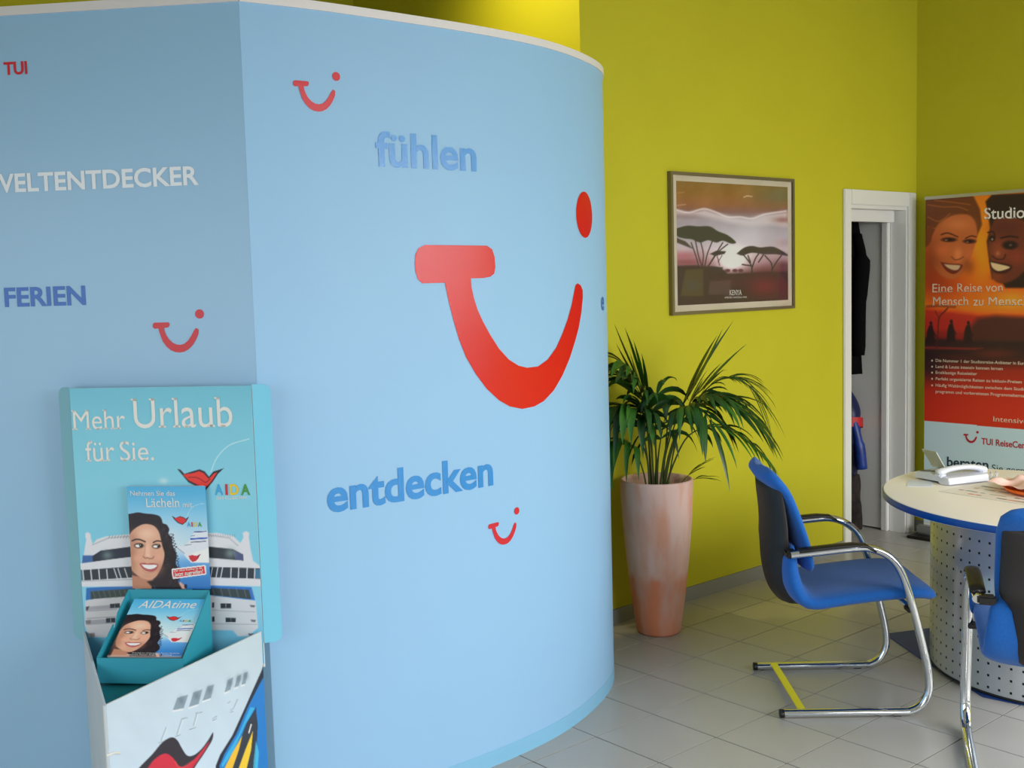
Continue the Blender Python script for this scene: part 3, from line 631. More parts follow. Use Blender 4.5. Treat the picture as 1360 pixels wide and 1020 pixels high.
# right side print; print coordinates cover 1303 x 1020
Hb = homog([(-.006,.65),(.473,.581),(.473,.412),(.016,.255)], [(1240,0),(50,540),(80,1020),(1240,1020)])
def art_bow(p):
    p.grad([(0,(176,192,200)),(500,(182,200,214)),(1100,(188,206,222)),(2600,(190,206,220))]); p.mottle(60, 1.2)
    W = [[(540,575),(575,482),(660,460),(625,560)],[(665,552),(700,442),(770,420),(740,530)],[(770,507),(808,400),(860,385),(835,487)],[(940,447),(965,355),(1010,332),(985,427)],[(1015,412),(1040,325),(1072,312),(1050,400)],[(1070,392),(1092,302),(1122,292),(1102,382)]]
    for q in W:
        p.poly([(x-6,y+16) for x, y in q], (206,214,220), 5); p.poly(q, (126,146,160), 5)
        c = np.mean(q, 0); p.blob(c[0]+6, c[1]-18, 22, 30, (92,108,122), .6)
    for a, b in (((490,700),(450,800)),((430,820),(470,806)),((610,640),(572,755)),((655,632),(610,640)),((560,775),(600,756)),((725,602),(700,690)),((720,600),(765,592)),((670,722),(716,704)),((850,640),(880,625)),((850,655),(880,640)),((985,580),(1005,572)),((985,598),(1005,590)),((965,525),(985,515)),((1040,500),(1010,565))): p.line([a, b], 5, (110,126,138), 4, .8)
    for a, b in (((500,700),(460,805)),((620,650),(585,755)),((735,610),(712,690))): p.line([a, b], 4, (215,222,228), 4, .8)
    # lips
    p.poly([(100,1230),(265,1020),(380,905),(460,815),(530,778),(575,800),(610,860),(650,915),(700,915),(760,870),(815,800),(850,745),(845,800),(790,890),(700,1020),(560,1250),(400,1420),(220,1400)], (38,32,44), 6, 1, 4)
    p.poly([(160,1240),(335,1020),(400,940),(480,898),(540,930),(585,990),(640,992),(720,930),(822,812),(780,890),(690,1015),(540,1230),(400,1370),(250,1350)], (196,40,62), 6, 1, 4)
    p.line([(230,1180),(420,1090),(520,1120),(620,1080)], 18, (60,20,40), 8, 1, 5); p.line([(560,960),(600,1010),(690,960)], 10, (226,90,80), 14, .6, 4)
    # painted eye on the hull
    p.poly([(1262,180),(1225,290),(1150,450),(1100,560),(1000,770),(905,915),(870,1000),(900,1120),(1010,1500),(1300,2000),(1300,180)], (24,30,48), 5)
    p.poly([(1262,300),(1210,390),(1120,560),(1030,760),(940,905),(898,1000),(930,1110),(980,1060),(1090,860),(1140,720),(1182,560),(1196,700),(1180,980),(1160,1200),(1300,1400),(1300,300)], (28,116,190), 5)
    p.poly([(1140,560),(1050,760),(960,905),(915,990),(925,1010),(1000,900),(1100,690),(1175,565)], (52,164,214), 5)
    p.poly([(1160,720),(1205,900),(1190,1080),(1140,1200),(1110,1040)], (70,186,224), 8, .8)
    p.poly([(1185,560),(1110,680),(1030,880),(940,1030),(980,1300),(1150,1200),(1165,960),(1190,740)], (40,48,62), 5)
    p.poly([(925,1040),(1000,900),(1078,770),(1050,880),(1000,1020),(970,1140)], (226,180,52), 5); p.poly([(1040,1040),(1100,880),(1160,735),(1145,880),(1105,1040),(1060,1160)], (226,190,52), 5)
    p.line([(1146,690),(1128,752)], 9, (220,220,220), 4)
b2 = board('bow_side', 0, LR, .1, .654, 200, 230, mpR, Hb, art_bow, 1.2, PRINT, ds); b2['label'] = 'large right side of the ship bow printed with lips and a painted eye'
# trim the sheet above the sloping top edge
bm = bmesh.new(); bm.from_mesh(b2.data); pa, pb = mpR(0,.654), mpR(LR,ZP); nrm = (pb-pa).cross(mpR(0,.654,1)-pa).normalized()
if nrm.z < 0: nrm = -nrm
bmesh.ops.bisect_plane(bm, geom=bm.verts[:]+bm.edges[:]+bm.faces[:], plane_co=pa, plane_no=nrm, clear_outer=True); bm.to_mesh(b2.data); bm.free()
bm = bmesh.new(); tube(bm, [mpR(LR,ZP-.13,-.002), mpR(LR-.02,ZP-.128,.004), mpR(LR-.035,ZP-.135,.0)], .004, 8); from_bm('locking_tab', bm, CARDE, ds)
bm = bmesh.new(); P = [lb(BR_[0]-.008,.003,.56), lb(PR[0],PR[1]-.012,.53), lb(BL_[0]+.008,.003,.56)]; P2 = [q+V(0,0,.004) for q in P]
a = [bm.verts.new(q) for q in P]; b = [bm.verts.new(q) for q in P2]; bm.faces.new(a); bm.faces.new(b[::-1])
for i in range(3): bm.faces.new((a[i], a[(i+1)%3], b[(i+1)%3], b[i]))
bmesh.ops.recalc_face_normals(bm, faces=bm.faces[:]); from_bm('tray_floor', bm, TEAL2, ds)['label'] = 'teal floor of the bow tray'
# magazine holder (open sloping box)
hx0, hx1, hn, hb0, hb1 = -.405, -.158, .18, -.377, -.137       # front corners, front distance, back corners
def sheet(name, pts, t, m, par, label=None):
    bm = bmesh.new(); pts = [Vector(p) for p in pts]; n = (pts[1]-pts[0]).cross(pts[2]-pts[0]).normalized()
    a = [bm.verts.new(p+n*t/2) for p in pts]; b = [bm.verts.new(p-n*t/2) for p in pts]; bm.faces.new(a); bm.faces.new(b[::-1])
    for i in range(len(pts)): bm.faces.new((a[i], a[(i+1)%len(pts)], b[(i+1)%len(pts)], b[i]))
    bmesh.ops.recalc_face_normals(bm, faces=bm.faces[:]); o = from_bm(name, bm, m, par)
    if label: o['label'] = label
    return o
sheet('holder_wall', [lb(hx0,hn,.562), lb(hx1,hn,.562), lb(hx1,hn,.634), lb(hx0,hn,.632)], .003, TEAL, ds, 'teal front wall of the magazine holder')
sheet('holder_wall', [lb(hb0,.030,.60), lb(hb1,.030,.60), lb(hb1,.030,.782), lb(hb0,.030,.782)], .003, TEAL, ds, 'teal back wall of the magazine holder')
sheet('holder_wall', [lb(hx0,hn,.562), lb(hb0,.030,.58), lb(hb0,.030,.782), lb(hb0-.010,.085,.730), lb(hb0-.013,.105,.682), lb(hb0-.013,.107,.705), lb(hx0,hn,.632)], .003, TEAL, ds, 'teal left wall of the magazine holder')
sheet('holder_wall', [lb(hx1,hn,.562), lb(hb1,.030,.56), lb(hb1,.030,.782), lb(hx1,hn,.634)], .003, TEAL, ds, 'teal right wall of the magazine holder')
sheet('holder_slot', [lb(hb1-.0140,.098,.650), lb(hb1-.0140,.104,.655), lb(hb1-.0095,.072,.722), lb(hb1-.0085,.066,.722)], .0045, CARDE, ds, 'pale slot in the right holder wall')
sheet('holder_floor', [lb(hx0+.003,hn-.003,.585), lb(hx1-.003,hn-.003,.585), lb(hb1-.002,.034,.66), lb(hb0+.002,.034,.66)], .003, TEAL2, ds)
# magazine lying in the holder
mo = P0+aL*-.381+nL*.170+V(0,0,.633)
mg = thing('magazine', 'cruise magazine with a smiling woman lying in the teal holder', 'magazine', tuple(mo), math.atan2(aL.y, aL.x)+.02)
th = .80; mw, ml = .212, .176; msh = .030      # the sheet leans a little to the right
def mmap(u, v, off=0): return V(u+msh*v/ml, v*math.cos(th)-off*math.sin(th), v*math.sin(th)+off*math.cos(th))
Hm = homog([(0,ml),(mw,ml),(mw,0),(0,0)], [(60,30),(790,30),(800,965),(60,965)])
def art_mag(p): art_cover(p); p.poly([(40,940),(810,940),(810,975),(40,975)], (196,170,160), 14, .5)
bm = bmesh.new(); c8 = [bm.verts.new(mmap(u, v_, o_)) for o_ in (-.010,-.0008) for u, v_ in ((0,0),(mw,0),(mw,ml),(0,ml))]
for f in ((0,3,2,1),(4,5,6,7),(0,1,5,4),(1,2,6,5),(2,3,7,6),(3,0,4,7)): bm.faces.new([c8[i] for i in f])
from_bm('page_block', bm, PAPW, mg)
board('printed_cover', 0, mw, 0, ml, 130, 130, mmap, Hm, art_mag, 1.35, PRINTG, mg)
mtext = lambda *a, **k: htext(*a, mp=mmap, H=Hm, par=mg, **k)
mtext('AIDAtime', (140,180), (720,180), 120, CRM, serif=False, ital=.18, bold=.004)
aida(620, 740, 403, 30, .0012, mmap, Hm, mg)
mtext('Kreuzfahrten Clubangebote Routen Neuheiten', (300,915), (770,915), 16, CRM, serif=False); mtext('Aktionen Reisen Angebote Katalog', (250,942), (700,942), 16, CRM, serif=False)

# ================================================================== PICTURE
pc = thing('framed_picture', 'thin metal framed poster of acacia trees on the yellow wall', 'picture', (XW, .822, 1.445), PI/2)
# local x = +Y world, local -y = +X world
PW, PH = 1.0, .695
bm = bmesh.new(); t = .016; d = .024
for a in ((0,PW,0,t),(0,PW,PH-t,PH),(0,t,t,PH-t),(PW-t,PW,t,PH-t)): add_box(bm, a[0], a[1], -d, 0, a[2], a[3])
from_bm('frame', bm, STEEL, pc)
box('mount', t, PW-t, -.012, -.002, t, PH-t, MATB, pc)
def pmap(u, z, off=0): return V(u, -.0125-off, z)
Hk = homog([(.049,.654),(.949,.643),(.950,.036),(.048,.047)], [(182,135),(868,187),(872,885),(192,908)])
def art_kenya(p):
    p.grad([(120,(118,92,44)),(220,(134,92,44)),(290,(132,84,56)),(330,(120,84,84)),(380,(146,136,146)),(480,(160,152,164)),(560,(176,160,170)),(640,(150,112,122)),(690,(96,52,60)),(740,(60,28,40)),(920,(40,28,40))])
    p.blob(820, 230, 160, 60, (96,96,72), .8); p.blob(330, 200, 200, 40, (120,84,36), .5)
    p.mottle(40, 3)
    p.poly([(180,320),(260,335),(360,315),(440,340),(520,360),(640,375),(720,345),(870,330),(870,420),(760,410),(640,420),(520,400),(400,370),(300,350),(180,345)], (188,178,184), 30, .9)
    p.line([(180,318),(260,335),(350,312),(420,330),(500,362),(580,362),(650,372),(730,345),(860,325)], 8, (214,206,210), 10, .9, 4)
    p.line([(600,240),(620,232),(650,236)], 6, (210,200,180), 6, .8); p.line([(185,215),(230,210)], 5, (170,120,90), 6, .7); p.line([(185,292),(240,285)], 6, (190,150,130), 8, .7)
    p.blob(840, 380, 60, 20, (130,86,80), .8)
    p.blob(540, 600, 110, 90, (236,230,236), .95); p.blob(520, 640, 70, 50, (244,240,244), .8); p.blob(620, 480, 160, 80, (184,180,190), .6)
    p.blob(230, 600, 90, 26, (156,84,96), .8); p.blob(250, 640, 120, 22, (120,54,66), .8); p.blob(850, 520, 60, 26, (160,130,140), .6); p.blob(840, 660, 60, 26, (84,44,56), .8)
    p.poly([(180,665),(300,660),(420,668),(480,690),(500,712),(600,708),(720,700),(870,700),(870,920),(180,920)], (46,26,36), 14)
    p.blob(730, 790, 120, 70, (104,18,44), .9); p.blob(520, 760, 120, 30, (74,26,40), .6)
    p.poly([(240,690),(350,680),(350,850),(210,850)], (78,66,36), 10, .7); p.poly([(390,760),(520,750),(520,840),(380,840)], (84,64,64), 12, .6); p.blob(280, 780, 50, 40, (60,60,70), .5)
    p.poly([(186,432),(250,416),(320,420),(390,420),(440,450),(500,474),(552,518),(520,526),(470,508),(430,520),(380,505),(330,520),(280,500),(230,495),(186,478)], (44,44,40), 7, 1, 3)
    p.poly([(186,490),(240,512),(290,560),(250,545),(186,520)], (64,50,50), 8)
    TR = (46,34,42)
    for L in ([(322,665),(300,590),(275,520)],[(345,660),(350,590),(330,500)],[(360,660),(375,590),(410,500)],[(380,665),(420,600),(470,520)],[(385,660),(440,580),(500,530)],[(340,660),(320,600),(300,500)]): p.line(L, 7, TR, 4, 1, 4)
    p.poly([(390,590),(430,570),(490,574),(480,590),(420,602)], TR, 6); p.line([(450,660),(440,620),(430,590)], 5, TR, 4); p.line([(440,640),(465,600)], 4, TR, 4); p.poly([(400,668),(470,672),(460,705),(400,690)], TR, 8)
    p.poly([(554,588),(600,552),(650,540),(700,550),(760,544),(800,552),(866,590),(866,602),(800,592),(720,592),(650,582),(590,600)], (56,44,50), 7, 1, 3)
    for L in ([(650,710),(645,660),(610,610),(590,590)],[(648,680),(670,620),(690,590)],[(640,662),(590,655)],[(772,710),(770,650),(730,600)],[(772,690),(800,640),(830,600)],[(640,640),(625,600)],[(690,640),(720,595)]): p.line(L, 8, TR, 4, 1, 4)
    for x in (500,545,580): p.ell(x, 692, 16, 10, (90,40,56), .5)
board('poster_print', .049, .951, .047, .651, 210, 170, pmap, Hk, art_kenya, 1.6, PRINT, pc)
ktext = lambda *a, **k: htext(*a, mp=pmap, H=Hk, par=pc, **k)
ktext('KENYA', (510,844), (586,842), 32, CRM, serif=True); ktext('AMBOSELI NATIONAL PARK', (480,864), (618,861), 11, CRM, serif=False)
bm = bmesh.new(); add_box(bm, t, PW-t, -.0205, -.0185, t, PH-t); from_bm('glazing', bm, GLASS, pc)

# ================================================================== ROLL-UP BANNER
bn = thing('roll_up_banner', 'tall red and orange travel banner standing right of the white doorway', 'banner', (-.455, 3.0, 0))
BW, BT = .85, 2.055
def nmap(u, z, off=0): return V(u, -off, z)
Hn = homog([(0.006,2.055),(.587,2.042),(.606,.712),(-.0,.718)], [(1232,265),(1360,258),(1360,570),(1229,558)])
def F_(*p): return [(1225+x/6.8, 250+y/6.8) for x, y in p]
def G_(*p): return [(1225+x/5.1, 360+y/5.1) for x, y in p]
def art_banner(p):
    p.grad([(255,(176,92,14)),(330,(186,96,16)),(380,(176,64,20)),(408,(196,96,22)),(418,(190,84,22)),(426,(140,34,22)),(450,(110,22,22)),(462,(60,20,22)),(478,(54,22,22)),(492,(128,30,20)),(520,(156,32,20)),(557,(166,36,18)),(620,(160,36,18))])
    k = 1
    up = p.P[:,1] < 557
    S = p.C.copy()
    p.blob(1305, 330, 26, 60, (214,124,14), .8); p.blob(1240, 365, 30, 30, (130,44,20), .7); p.blob(1345, 398, 26, 14, (206,130,30), .8)
    f = lambda x, y: F_((x,y))[0]
    # woman with brown hair
    p.poly(F_((20,90),(300,60),(470,70),(530,190),(548,330),(500,440),(300,430),(60,520),(20,520)), (88,42,16), 3)
    p.poly(F_((100,420),(150,330),(230,270),(310,240),(420,240),(480,290),(505,380),(500,470),(470,560),(440,640),(380,760),(300,820),(200,800),(120,720),(80,600),(70,480)), (158,80,38), 3, 1, 3)
    p.blob(*f(90,620), 12, 24, (120,50,24), .8); p.blob(*f(430,700), 9, 12, (116,50,24), .7)
    for L in ([(60,150),(200,170),(330,170),(420,200)],[(60,260),(160,300),(260,230)],[(120,110),(300,130),(440,150)],[(60,350),(140,360),(200,300)]): p.line(F_(*L), 1.4, (136,76,30), 1.5, .8, 4)
    p.poly(F_((20,380),(110,330),(90,480),(20,560)), (100,48,20), 2)
    p.blob(*f(330,330), 18, 8, (176,100,52), .8); p.blob(*f(330,600), 6, 10, (196,112,64), .8); p.blob(*f(190,560), 12, 9, (184,92,46), .7); p.blob(*f(430,600), 7, 8, (180,90,46), .6)
    p.line(F_((180,420),(240,405),(330,440)), 1.6, (54,22,14), 1.2, 1, 4); p.line(F_((400,452),(450,432),(495,440)), 1.5, (54,22,14), 1.2, 1, 4)
    p.ell(*f(250,465), 10, 3, (50,22,18), .6); p.ell(*f(435,480), 8.5, 3, (50,22,18), .6); p.ell(*f(262,464), 2, 1.6, (20,10,10)); p.ell(*f(442,480), 2, 1.6, (20,10,10)); p.ell(*f(225,468), 2, 1, (120,80,56)); p.ell(*f(415,486), 1.6, .9, (120,80,56))
    p.line(F_((275,620),(300,645),(345,640),(380,620)), 1.4, (106,44,26), 1.5, .9, 4)
    p.poly(F_((170,665),(260,680),(370,690),(350,740),(290,775),(220,740)), (96,34,24), 1.5, 1, 3); p.poly(F_((205,685),(280,692),(350,698),(330,735),(285,738),(235,715)), (176,146,110), 1.6, 1, 3)
    # man at the right
    p.poly(F_((580,120),(640,60),(1100,40),(1300,200),(1320,700),(1150,900),(760,900),(700,800),(640,820),(618,700),(600,560),(590,480),(622,360),(600,230)), (34,16,12), 3)
    p.poly(F_((625,360),(680,270),(830,260),(960,330),(1010,520),(960,700),(850,820),(720,860),(640,800),(622,640),(604,540)), (86,36,22), 3, 1, 3)
    p.blob(*f(700,560), 12, 14, (128,58,34), .8); p.blob(*f(860,620), 14, 10, (120,46,30), .8); p.blob(*f(760,360), 20, 10, (70,28,22), .7); p.blob(*f(680,800), 9, 6, (120,52,26), .7)
    p.line(F_((600,400),(650,395),(665,440)), 1.6, (24,10,10), 1.4, 1, 3); p.line(F_((720,450),(800,435),(870,445)), 2, (24,10,10), 1.6, 1, 4)
    p.ell(*f(640,455), 4, 4, (26,12,12), .5); p.ell(*f(800,515), 10, 5.5, (28,12,12), .6); p.ell(*f(806,514), 2.2, 1.6, (80,56,44), .6); p.ell(*f(640,462), 1.5, 1.6, (120,100,80), .5)
    p.line(F_((640,610),(680,640),(740,640),(760,600)), 1.6, (44,18,14), 1.6, .9, 4); p.blob(*f(690,590), 3, 3, (160,90,60), .8)
    p.poly(F_((612,655),(700,670),(820,700),(780,760),(700,770),(635,740)), (52,20,18), 1.5, 1, 3); p.poly(F_((625,668),(700,685),(800,712),(750,738),(690,748),(640,715)), (182,156,116), 1.6, 1, 3)
    # savannah strip
    g = lambda x, y: G_((x,y))[0]
    p.poly(G_((20,240),(180,250),(400,280),(700,290),(900,300),(900,320),(600,320),(330,300),(20,290)), (196,76,20), 3, .8)
    p.poly(G_((20,255),(330,290),(380,300),(900,330),(900,420),(20,400)), (150,32,24), 6, .9)
    p.poly(G_((330,380),(380,320),(500,300),(700,310),(900,330),(900,520),(340,500)), (58,28,26), 8, .95)
    p.poly(G_((20,450),(340,470),(900,480),(900,580),(400,600),(300,570),(120,560),(20,620)), (38,20,22), 5, .95); p.poly(G_((20,510),(330,520),(420,520),(360,530),(20,525)), (130,34,28), 3, .9)
    p.blob(*g(60,650), 18, 18, (36,20,24), .9); p.blob(*g(500,560), 30, 6, (100,30,26), .6)
    for x, y in ((65,350),(203,338),(318,348)):
        p.ell(*g(x,y+2), 2, 2.6, (34,16,18), .4); p.poly(G_((x-14,y+20),(x+10,y+12),(x+22,y+70),(x+30,y+140),(x-34,y+140),(x-26,y+60)), (34,16,18), 1.6); p.line(G_((x+8,y+40),(x+34,y+90)), 1.2, (34,16,18), 1.2)
    p.line(G_((104,520),(112,430),(120,320),(160,270),(180,250)), 1.6, (60,24,20), 1.4, .9, 4); p.line(G_((120,320),(95,270)), 1.2, (60,24,20), 1.2, .8); p.poly(G_((30,232),(120,222),(240,238),(230,252),(120,244),(30,250)), (120,52,24), 2, .8)
    low = p.P[:,1] > 558+(p.P[:,0]-1229)*.0916
    p.C[low] = (154,174,182)
board('printed_sheet', 0, BW, .09, BT, 240, 520, nmap, Hn, art_banner, 1.9, PRINT, bn, off=.002)
box('backing_sheet', 0, BW, -.0012, .0012, .06, BT, CARDE, bn)
box('top_rail', -.004, BW+.004, -.010, .012, BT-.003, BT+.016, mat('aluminium', (190,190,186), .35, metal=.8), bn, .003)
box('base_cassette', -.03, BW+.03, -.045, .045, 0.018, .075, mat('silver_base', (170,172,170), .4, metal=.7), bn, .01)
for x in (.08, BW-.08): box('foot', x-.13 if x < .3 else x-.03, x+.03 if x < .3 else x+.13, -.12, .05, 0, .018, BLKP, bn, .005)
bm = bmesh.new(); tube(bm, [(BW/2, .03, .06), (BW/2, .03, BT)], .008, 10); from_bm('support_pole', bm, CHROME, bn, True)
BCR = mat('banner_cream_ink', (236,214,190), .5); BDK = mat('banner_navy_ink', (34,54,72), .5); BRD = mat('banner_red_ink', (186,40,60), .5)
ntext = lambda *a, **k: htext(*a, mp=nmap, H=Hn, par=bn, off=.0035, **k)
def n_(L, s, p0, p1, cap, m, **k): a, b = L(p0, p1); ntext(s, a, b, cap, m, **k)
n_(F_, 'Studiosus', (570,280), (1125,262), 15, mat('banner_white_ink', (238,232,226), .5), serif=True, bold=.012)
for s_, a_, b_, y_ in (('Eine',76,212,144), ('Reise',240,412,141.5), ('von',436,556,139)): n_(G_, s_, (a_,y_), (b_,y_-1), 11.3 if s_ != 'von' else 7.6, BCR, serif=True)
for s_, a_, b_ in (('Mensch',76,322), ('zu',352,425), ('Mensch',450,735)): n_(G_, s_, (a_,233), (b_,232.5), 11.8 if s_ != 'zu' else 7.6, BCR, serif=True)
for s, y0, x1, sl in (('Die Nummer 1 der Studienreise-Anbieter in Europa', 613, 745, .034), ('Land & Leute intensiv kennen lernen', 654, 552, .034), ('Erstklassige Reiseleiter', 694, 378, .034), ('Perfekt organisierte Reisen zu Inklusiv-Preisen', 736, 680, .04), ('Häufig Wahlmöglichkeiten zwischen dem Studien-', 780, 735, .046)):
    n_(G_, s, (98,y0), (x1,y0+sl*(x1-98)), 3.9, BCR, serif=False, bold=.008)
    p0 = happ(np.linalg.inv(Hn), G_((74,y0-8)))[0]; o = poly_decal('bullet', [circ(p0[0], p0[1], .006, .006, 8)], nmap, BCR, bn, off=.0035)
n_(G_, 'programm und vorbereiteten Programmalternativen', (98,822), (760,856), 3.9, BCR, serif=False, bold=.008)
ntext('Intensiverleben', (1320,559.0), (1402,565.2), 6.8, BCR, serif=True)
def n2(s, x0, y0, x1, y1, cap, m, **k): ntext(s, (1170+x0/7.158, 540+y0/7.158), (1170+x1/7.158, 540+y1/7.158), cap/7.158, m, **k)
n2('TUI ReiseCenter', 965, 352, 1480, 405, 60, BRD, serif=False, bold=.02)
n2('Wir', 470, 548, 590, 556, 80, BDK, serif=False); n2('beraten', 638, 560, 1032, 594, 90, BDK, serif=False, bold=.02); n2('Sie gerne', 1064, 606, 1425, 640, 62, BDK, serif=False)
qa, qb = happ(np.linalg.inv(Hn), [(1170+795/7.158, 540+262/7.158), (1170+928/7.158, 540+240/7.158)])
smile(nmap, BRD, bn, tuple(qa), tuple(qb), 'red smile logo on the lower banner', .0035)

# ================================================================== TABLE
TX, TY = 1.243, 1.177
tb = thing('round_table', 'round white table with blue edge on a perforated metal drum', 'table', (TX, TY, 0))
arc = [(.755*math.cos(a), .755*math.sin(a)) for a in np.radians(np.linspace(180, 365, 62))]
back = [(x-TX, y-TY) for x, y in ((1.93,1.45),(1.80,1.65),(1.55,1.80),(1.30,1.83),(1.08,1.72),(.90,1.575),(.74,1.505),(.60,1.445),(.52,1.35),(.492,1.25))]
OUT = catmull(arc+back+[arc[0]], 3)[:-1]
def slab_outline(name, out, levels, m, cap=True):     # levels: (inset, z)
    P = np.asarray(out); d = np.roll(P,-1,0)-np.roll(P,1,0); d /= np.linalg.norm(d,axis=1)[:,None]; nrm = np.c_[d[:,1], -d[:,0]]
    bm = bmesh.new(); R = [[bm.verts.new((*(P[i]-nrm[i]*o_), z)) for i in range(len(P))] for o_, z in levels]; n = len(P)
    for a, b in zip(R[:-1], R[1:]):
        for k in range(n): bm.faces.new((a[k], a[(k+1)%n], b[(k+1)%n], b[k]))
    if cap: bm.faces.new(R[0][::-1]); bm.faces.new(R[-1])
    bmesh.ops.recalc_face_normals(bm, faces=bm.faces[:]); return from_bm(name, bm, m, tb, not cap)
slab_outline('tabletop', OUT, [(.004,.712),(.004,.7405),(.006,.742)], TOPW)
slab_outline('edge_band', OUT, [(.003,.713),(0,.716),(0,.7365),(.003,.7395)], TEDGE, False)['label'] = 'blue edge band'
# drum: sheet with punched square holes
dx, dy, DR = 1.142-TX, 1.257-TY, .519
NC, NRW = 72, 15; bm = bmesh.new(); z0, z1 = .012, .711; hz = (z1-z0)/NRW; hs = .0046; cache = {}
def dv(a, z):
    k = (round(a*1e5) % round(2*PI*1e5), round(z*1e5))
    if k not in cache: cache[k] = bm.verts.new((dx+DR*math.cos(a), dy+DR*math.sin(a), z))
    return cache[k]
da = 2*PI/NC; ha = hs/DR
for c in range(NC):
    for r_ in range(NRW):
        a0, a1 = c*da, (c+1)*da; za, zb = z0+r_*hz, z0+(r_+1)*hz; ac, zc = (a0+a1)/2, (za+zb)/2
        o4 = [dv(a0,za), dv(a1,za), dv(a1,zb), dv(a0,zb)]; i4 = [dv(ac-ha,zc-hs), dv(ac+ha,zc-hs), dv(ac+ha,zc+hs), dv(ac-ha,zc+hs)]
        for k in range(4): bm.faces.new((o4[k], o4[(k+1)%4], i4[(k+1)%4], i4[k]))
o = from_bm('perforated_drum', bm, PERF, tb, True)
bm = bmesh.new(); rr = [[bm.verts.new((dx+(DR-.012)*math.cos(2*PI*k/64), dy+(DR-.012)*math.sin(2*PI*k/64), z)) for k in range(64)] for z in (.01,.71)]
for k in range(64): bm.faces.new((rr[0][k], rr[0][(k+1)%64], rr[1][(k+1)%64], rr[1][k]))
from_bm('drum_liner', bm, HOLE, tb, True)
bm = bmesh.new(); tube(bm, [(dx+(DR+.001)*math.cos(2*PI*k/80), dy+(DR+.001)*math.sin(2*PI*k/80), .010) for k in range(81)], .005, 8, False); from_bm('drum_foot_ring', bm, HOLE, tb, True)
P = [(.405-TX,1.13-TY),(.70-TX,.93-TY),(1.07-TX,.715-TY),(1.20-TX,.735-TY),(1.55-TX,1.0-TY),(1.5-TX,1.5-TY),(1.0-TX,1.75-TY),(.60-TX,1.55-TY)]
bm = bmesh.new(); a = [bm.verts.new((*q,.001)) for q in P]; b = [bm.verts.new((*q,.005)) for q in P]; bm.faces.new(a[::-1]); bm.faces.new(b)
for i in range(len(P)): bm.faces.new((a[i], a[(i+1)%len(P)], b[(i+1)%len(P)], b[i]))
from_bm('foot_plate', bm, PLATE, tb)['label'] = 'flat dark blue foot plate'

# things on the table
ZT = .7425
tp = thing('desk_telephone', 'white desk telephone with grey keypad and raised silver lid', 'telephone', (.574, 1.070, ZT), -.376)
bm = bmesh.new()                                  # wedge body, low at the keypad end, stepped cradle at the other
prof = [(0,.010),(.012,.030),(.10,.040),(.135,.030),(.165,.034),(.215,.030),(.222,.006),(.20,0),(.165,0),(.155,.012),(.03,.008),(.01,.002)]
a = [bm.verts.new((x, 0, z)) for x, z in prof]; b = [bm.verts.new((x, .205, z*1.15)) for x, z in prof]; bm.faces.new(a); bm.faces.new(b[::-1])
for i in range(len(prof)): bm.faces.new((a[i], b[i], b[(i+1)%len(prof)], a[(i+1)%len(prof)]))
bmesh.ops.bevel(bm, geom=bm.edges[:], offset=.002, segments=2, affect='EDGES'); bmesh.ops.recalc_face_normals(bm, faces=bm.faces[:]); smooth_by_angle(from_bm('body', bm, PHW, tp), 35)
sheet('keypad', [(.018,.018,.0335),(.108,.018,.0435),(.108,.185,.0478),(.018,.185,.0378)], .003, PHG, tp, 'grey keypad field')
for i in range(4):
    for j in range(3): box('key', .034+.018*i, .046+.018*i, .03+.02*j, .044+.02*j, .038+.002*i, .0415+.002*i, PHS, tp, .001)
bm = bmesh.new(); tube(bm, catmull([(.165,-.012,.046),(.165,0,.050),(.166,.05,.060),(.168,.105,.063),(.168,.16,.060),(.167,.215,.047),(.167,.228,.042)], 5), [.014]*3+[.020]*5+[.0165]*5+[.015]*5+[.0165]*5+[.020]*6+[.019,.014], 14, True, None, .72)
from_bm('handset', bm, PHW, tp, True)
for y in (.0, .213): box('earpiece', .148, .186, y-.017, y+.019, .030, .047, PHW, tp, .006)
sheet('display_lid', [(.078,.102,.044),(-.030,.128,.036),(-.080,.108,.108),(.045,.082,.112)], .004, PHS, tp, 'silver display lid tilted up')
bm = bmesh.new(); tube(bm, [(.18+.012*math.cos(t*.9), .215+.004*t, .02+.012*math.sin(t*.9)) for t in range(20)], .0022, 6); from_bm('cord', bm, PHW, tp, True)
def flat(name, label, cat, pts, m, z=ZT, t=.001, parts=None):
    o = sheet(name, [V(x, y, z+t/2) for x, y in pts], t, m, None); tag(o, label, cat); return o
flat('paper_slip', 'small pale blue sheet of paper lying before the telephone', 'paper', [(.590,1.00),(.655,.875),(.735,.935),(.67,1.06)], PAP)
np_ = thing('newspaper', 'printed fold-out sheet with small pictures lying on the round table', 'leaflet', (.802,.862,ZT), -.11)
def art_news(p):
    p.grad([(0,(214,206,198)),(1,(222,212,204))])
    for k in range(60):
        x, y = rng.uniform(.02,.44), rng.choice([.03,.08,.15,.21,.27]); c = [(70,96,104),(150,110,80),(190,90,70),(90,130,120),(120,80,90),(84,84,90)][k%6]
        wv, hv = rng.uniform(.015,.04), rng.uniform(.008,.018); p.poly([(x,y),(x+wv,y),(x+wv,y+hv),(x,y+hv)], c, .004, .85)
    for k in range(8): p.line([(.03,.05+.04*k),(.42,.05+.04*k)], .002, (150,146,142), .002, .5)
board('printed_sheet', 0, .46, 0, .36, 160, 120, lambda u, v, off=0: V(u, v, .0016), np.eye(3), art_news, 1.25, PRINT, np_)
box('paper_stack', 0, .46, 0, .36, 0, .0013, PAPW, np_)
od = thing('orange_dish', 'flat orange dish holding crumpled pink tissue on the table', 'dish', (1.13,1.10,ZT+.0018))
lathe('dish_bowl', [(.11,0),(.150,.006),(.165,.020),(.160,.021),(.145,.010),(.02,.006)], ORG, od, 48)
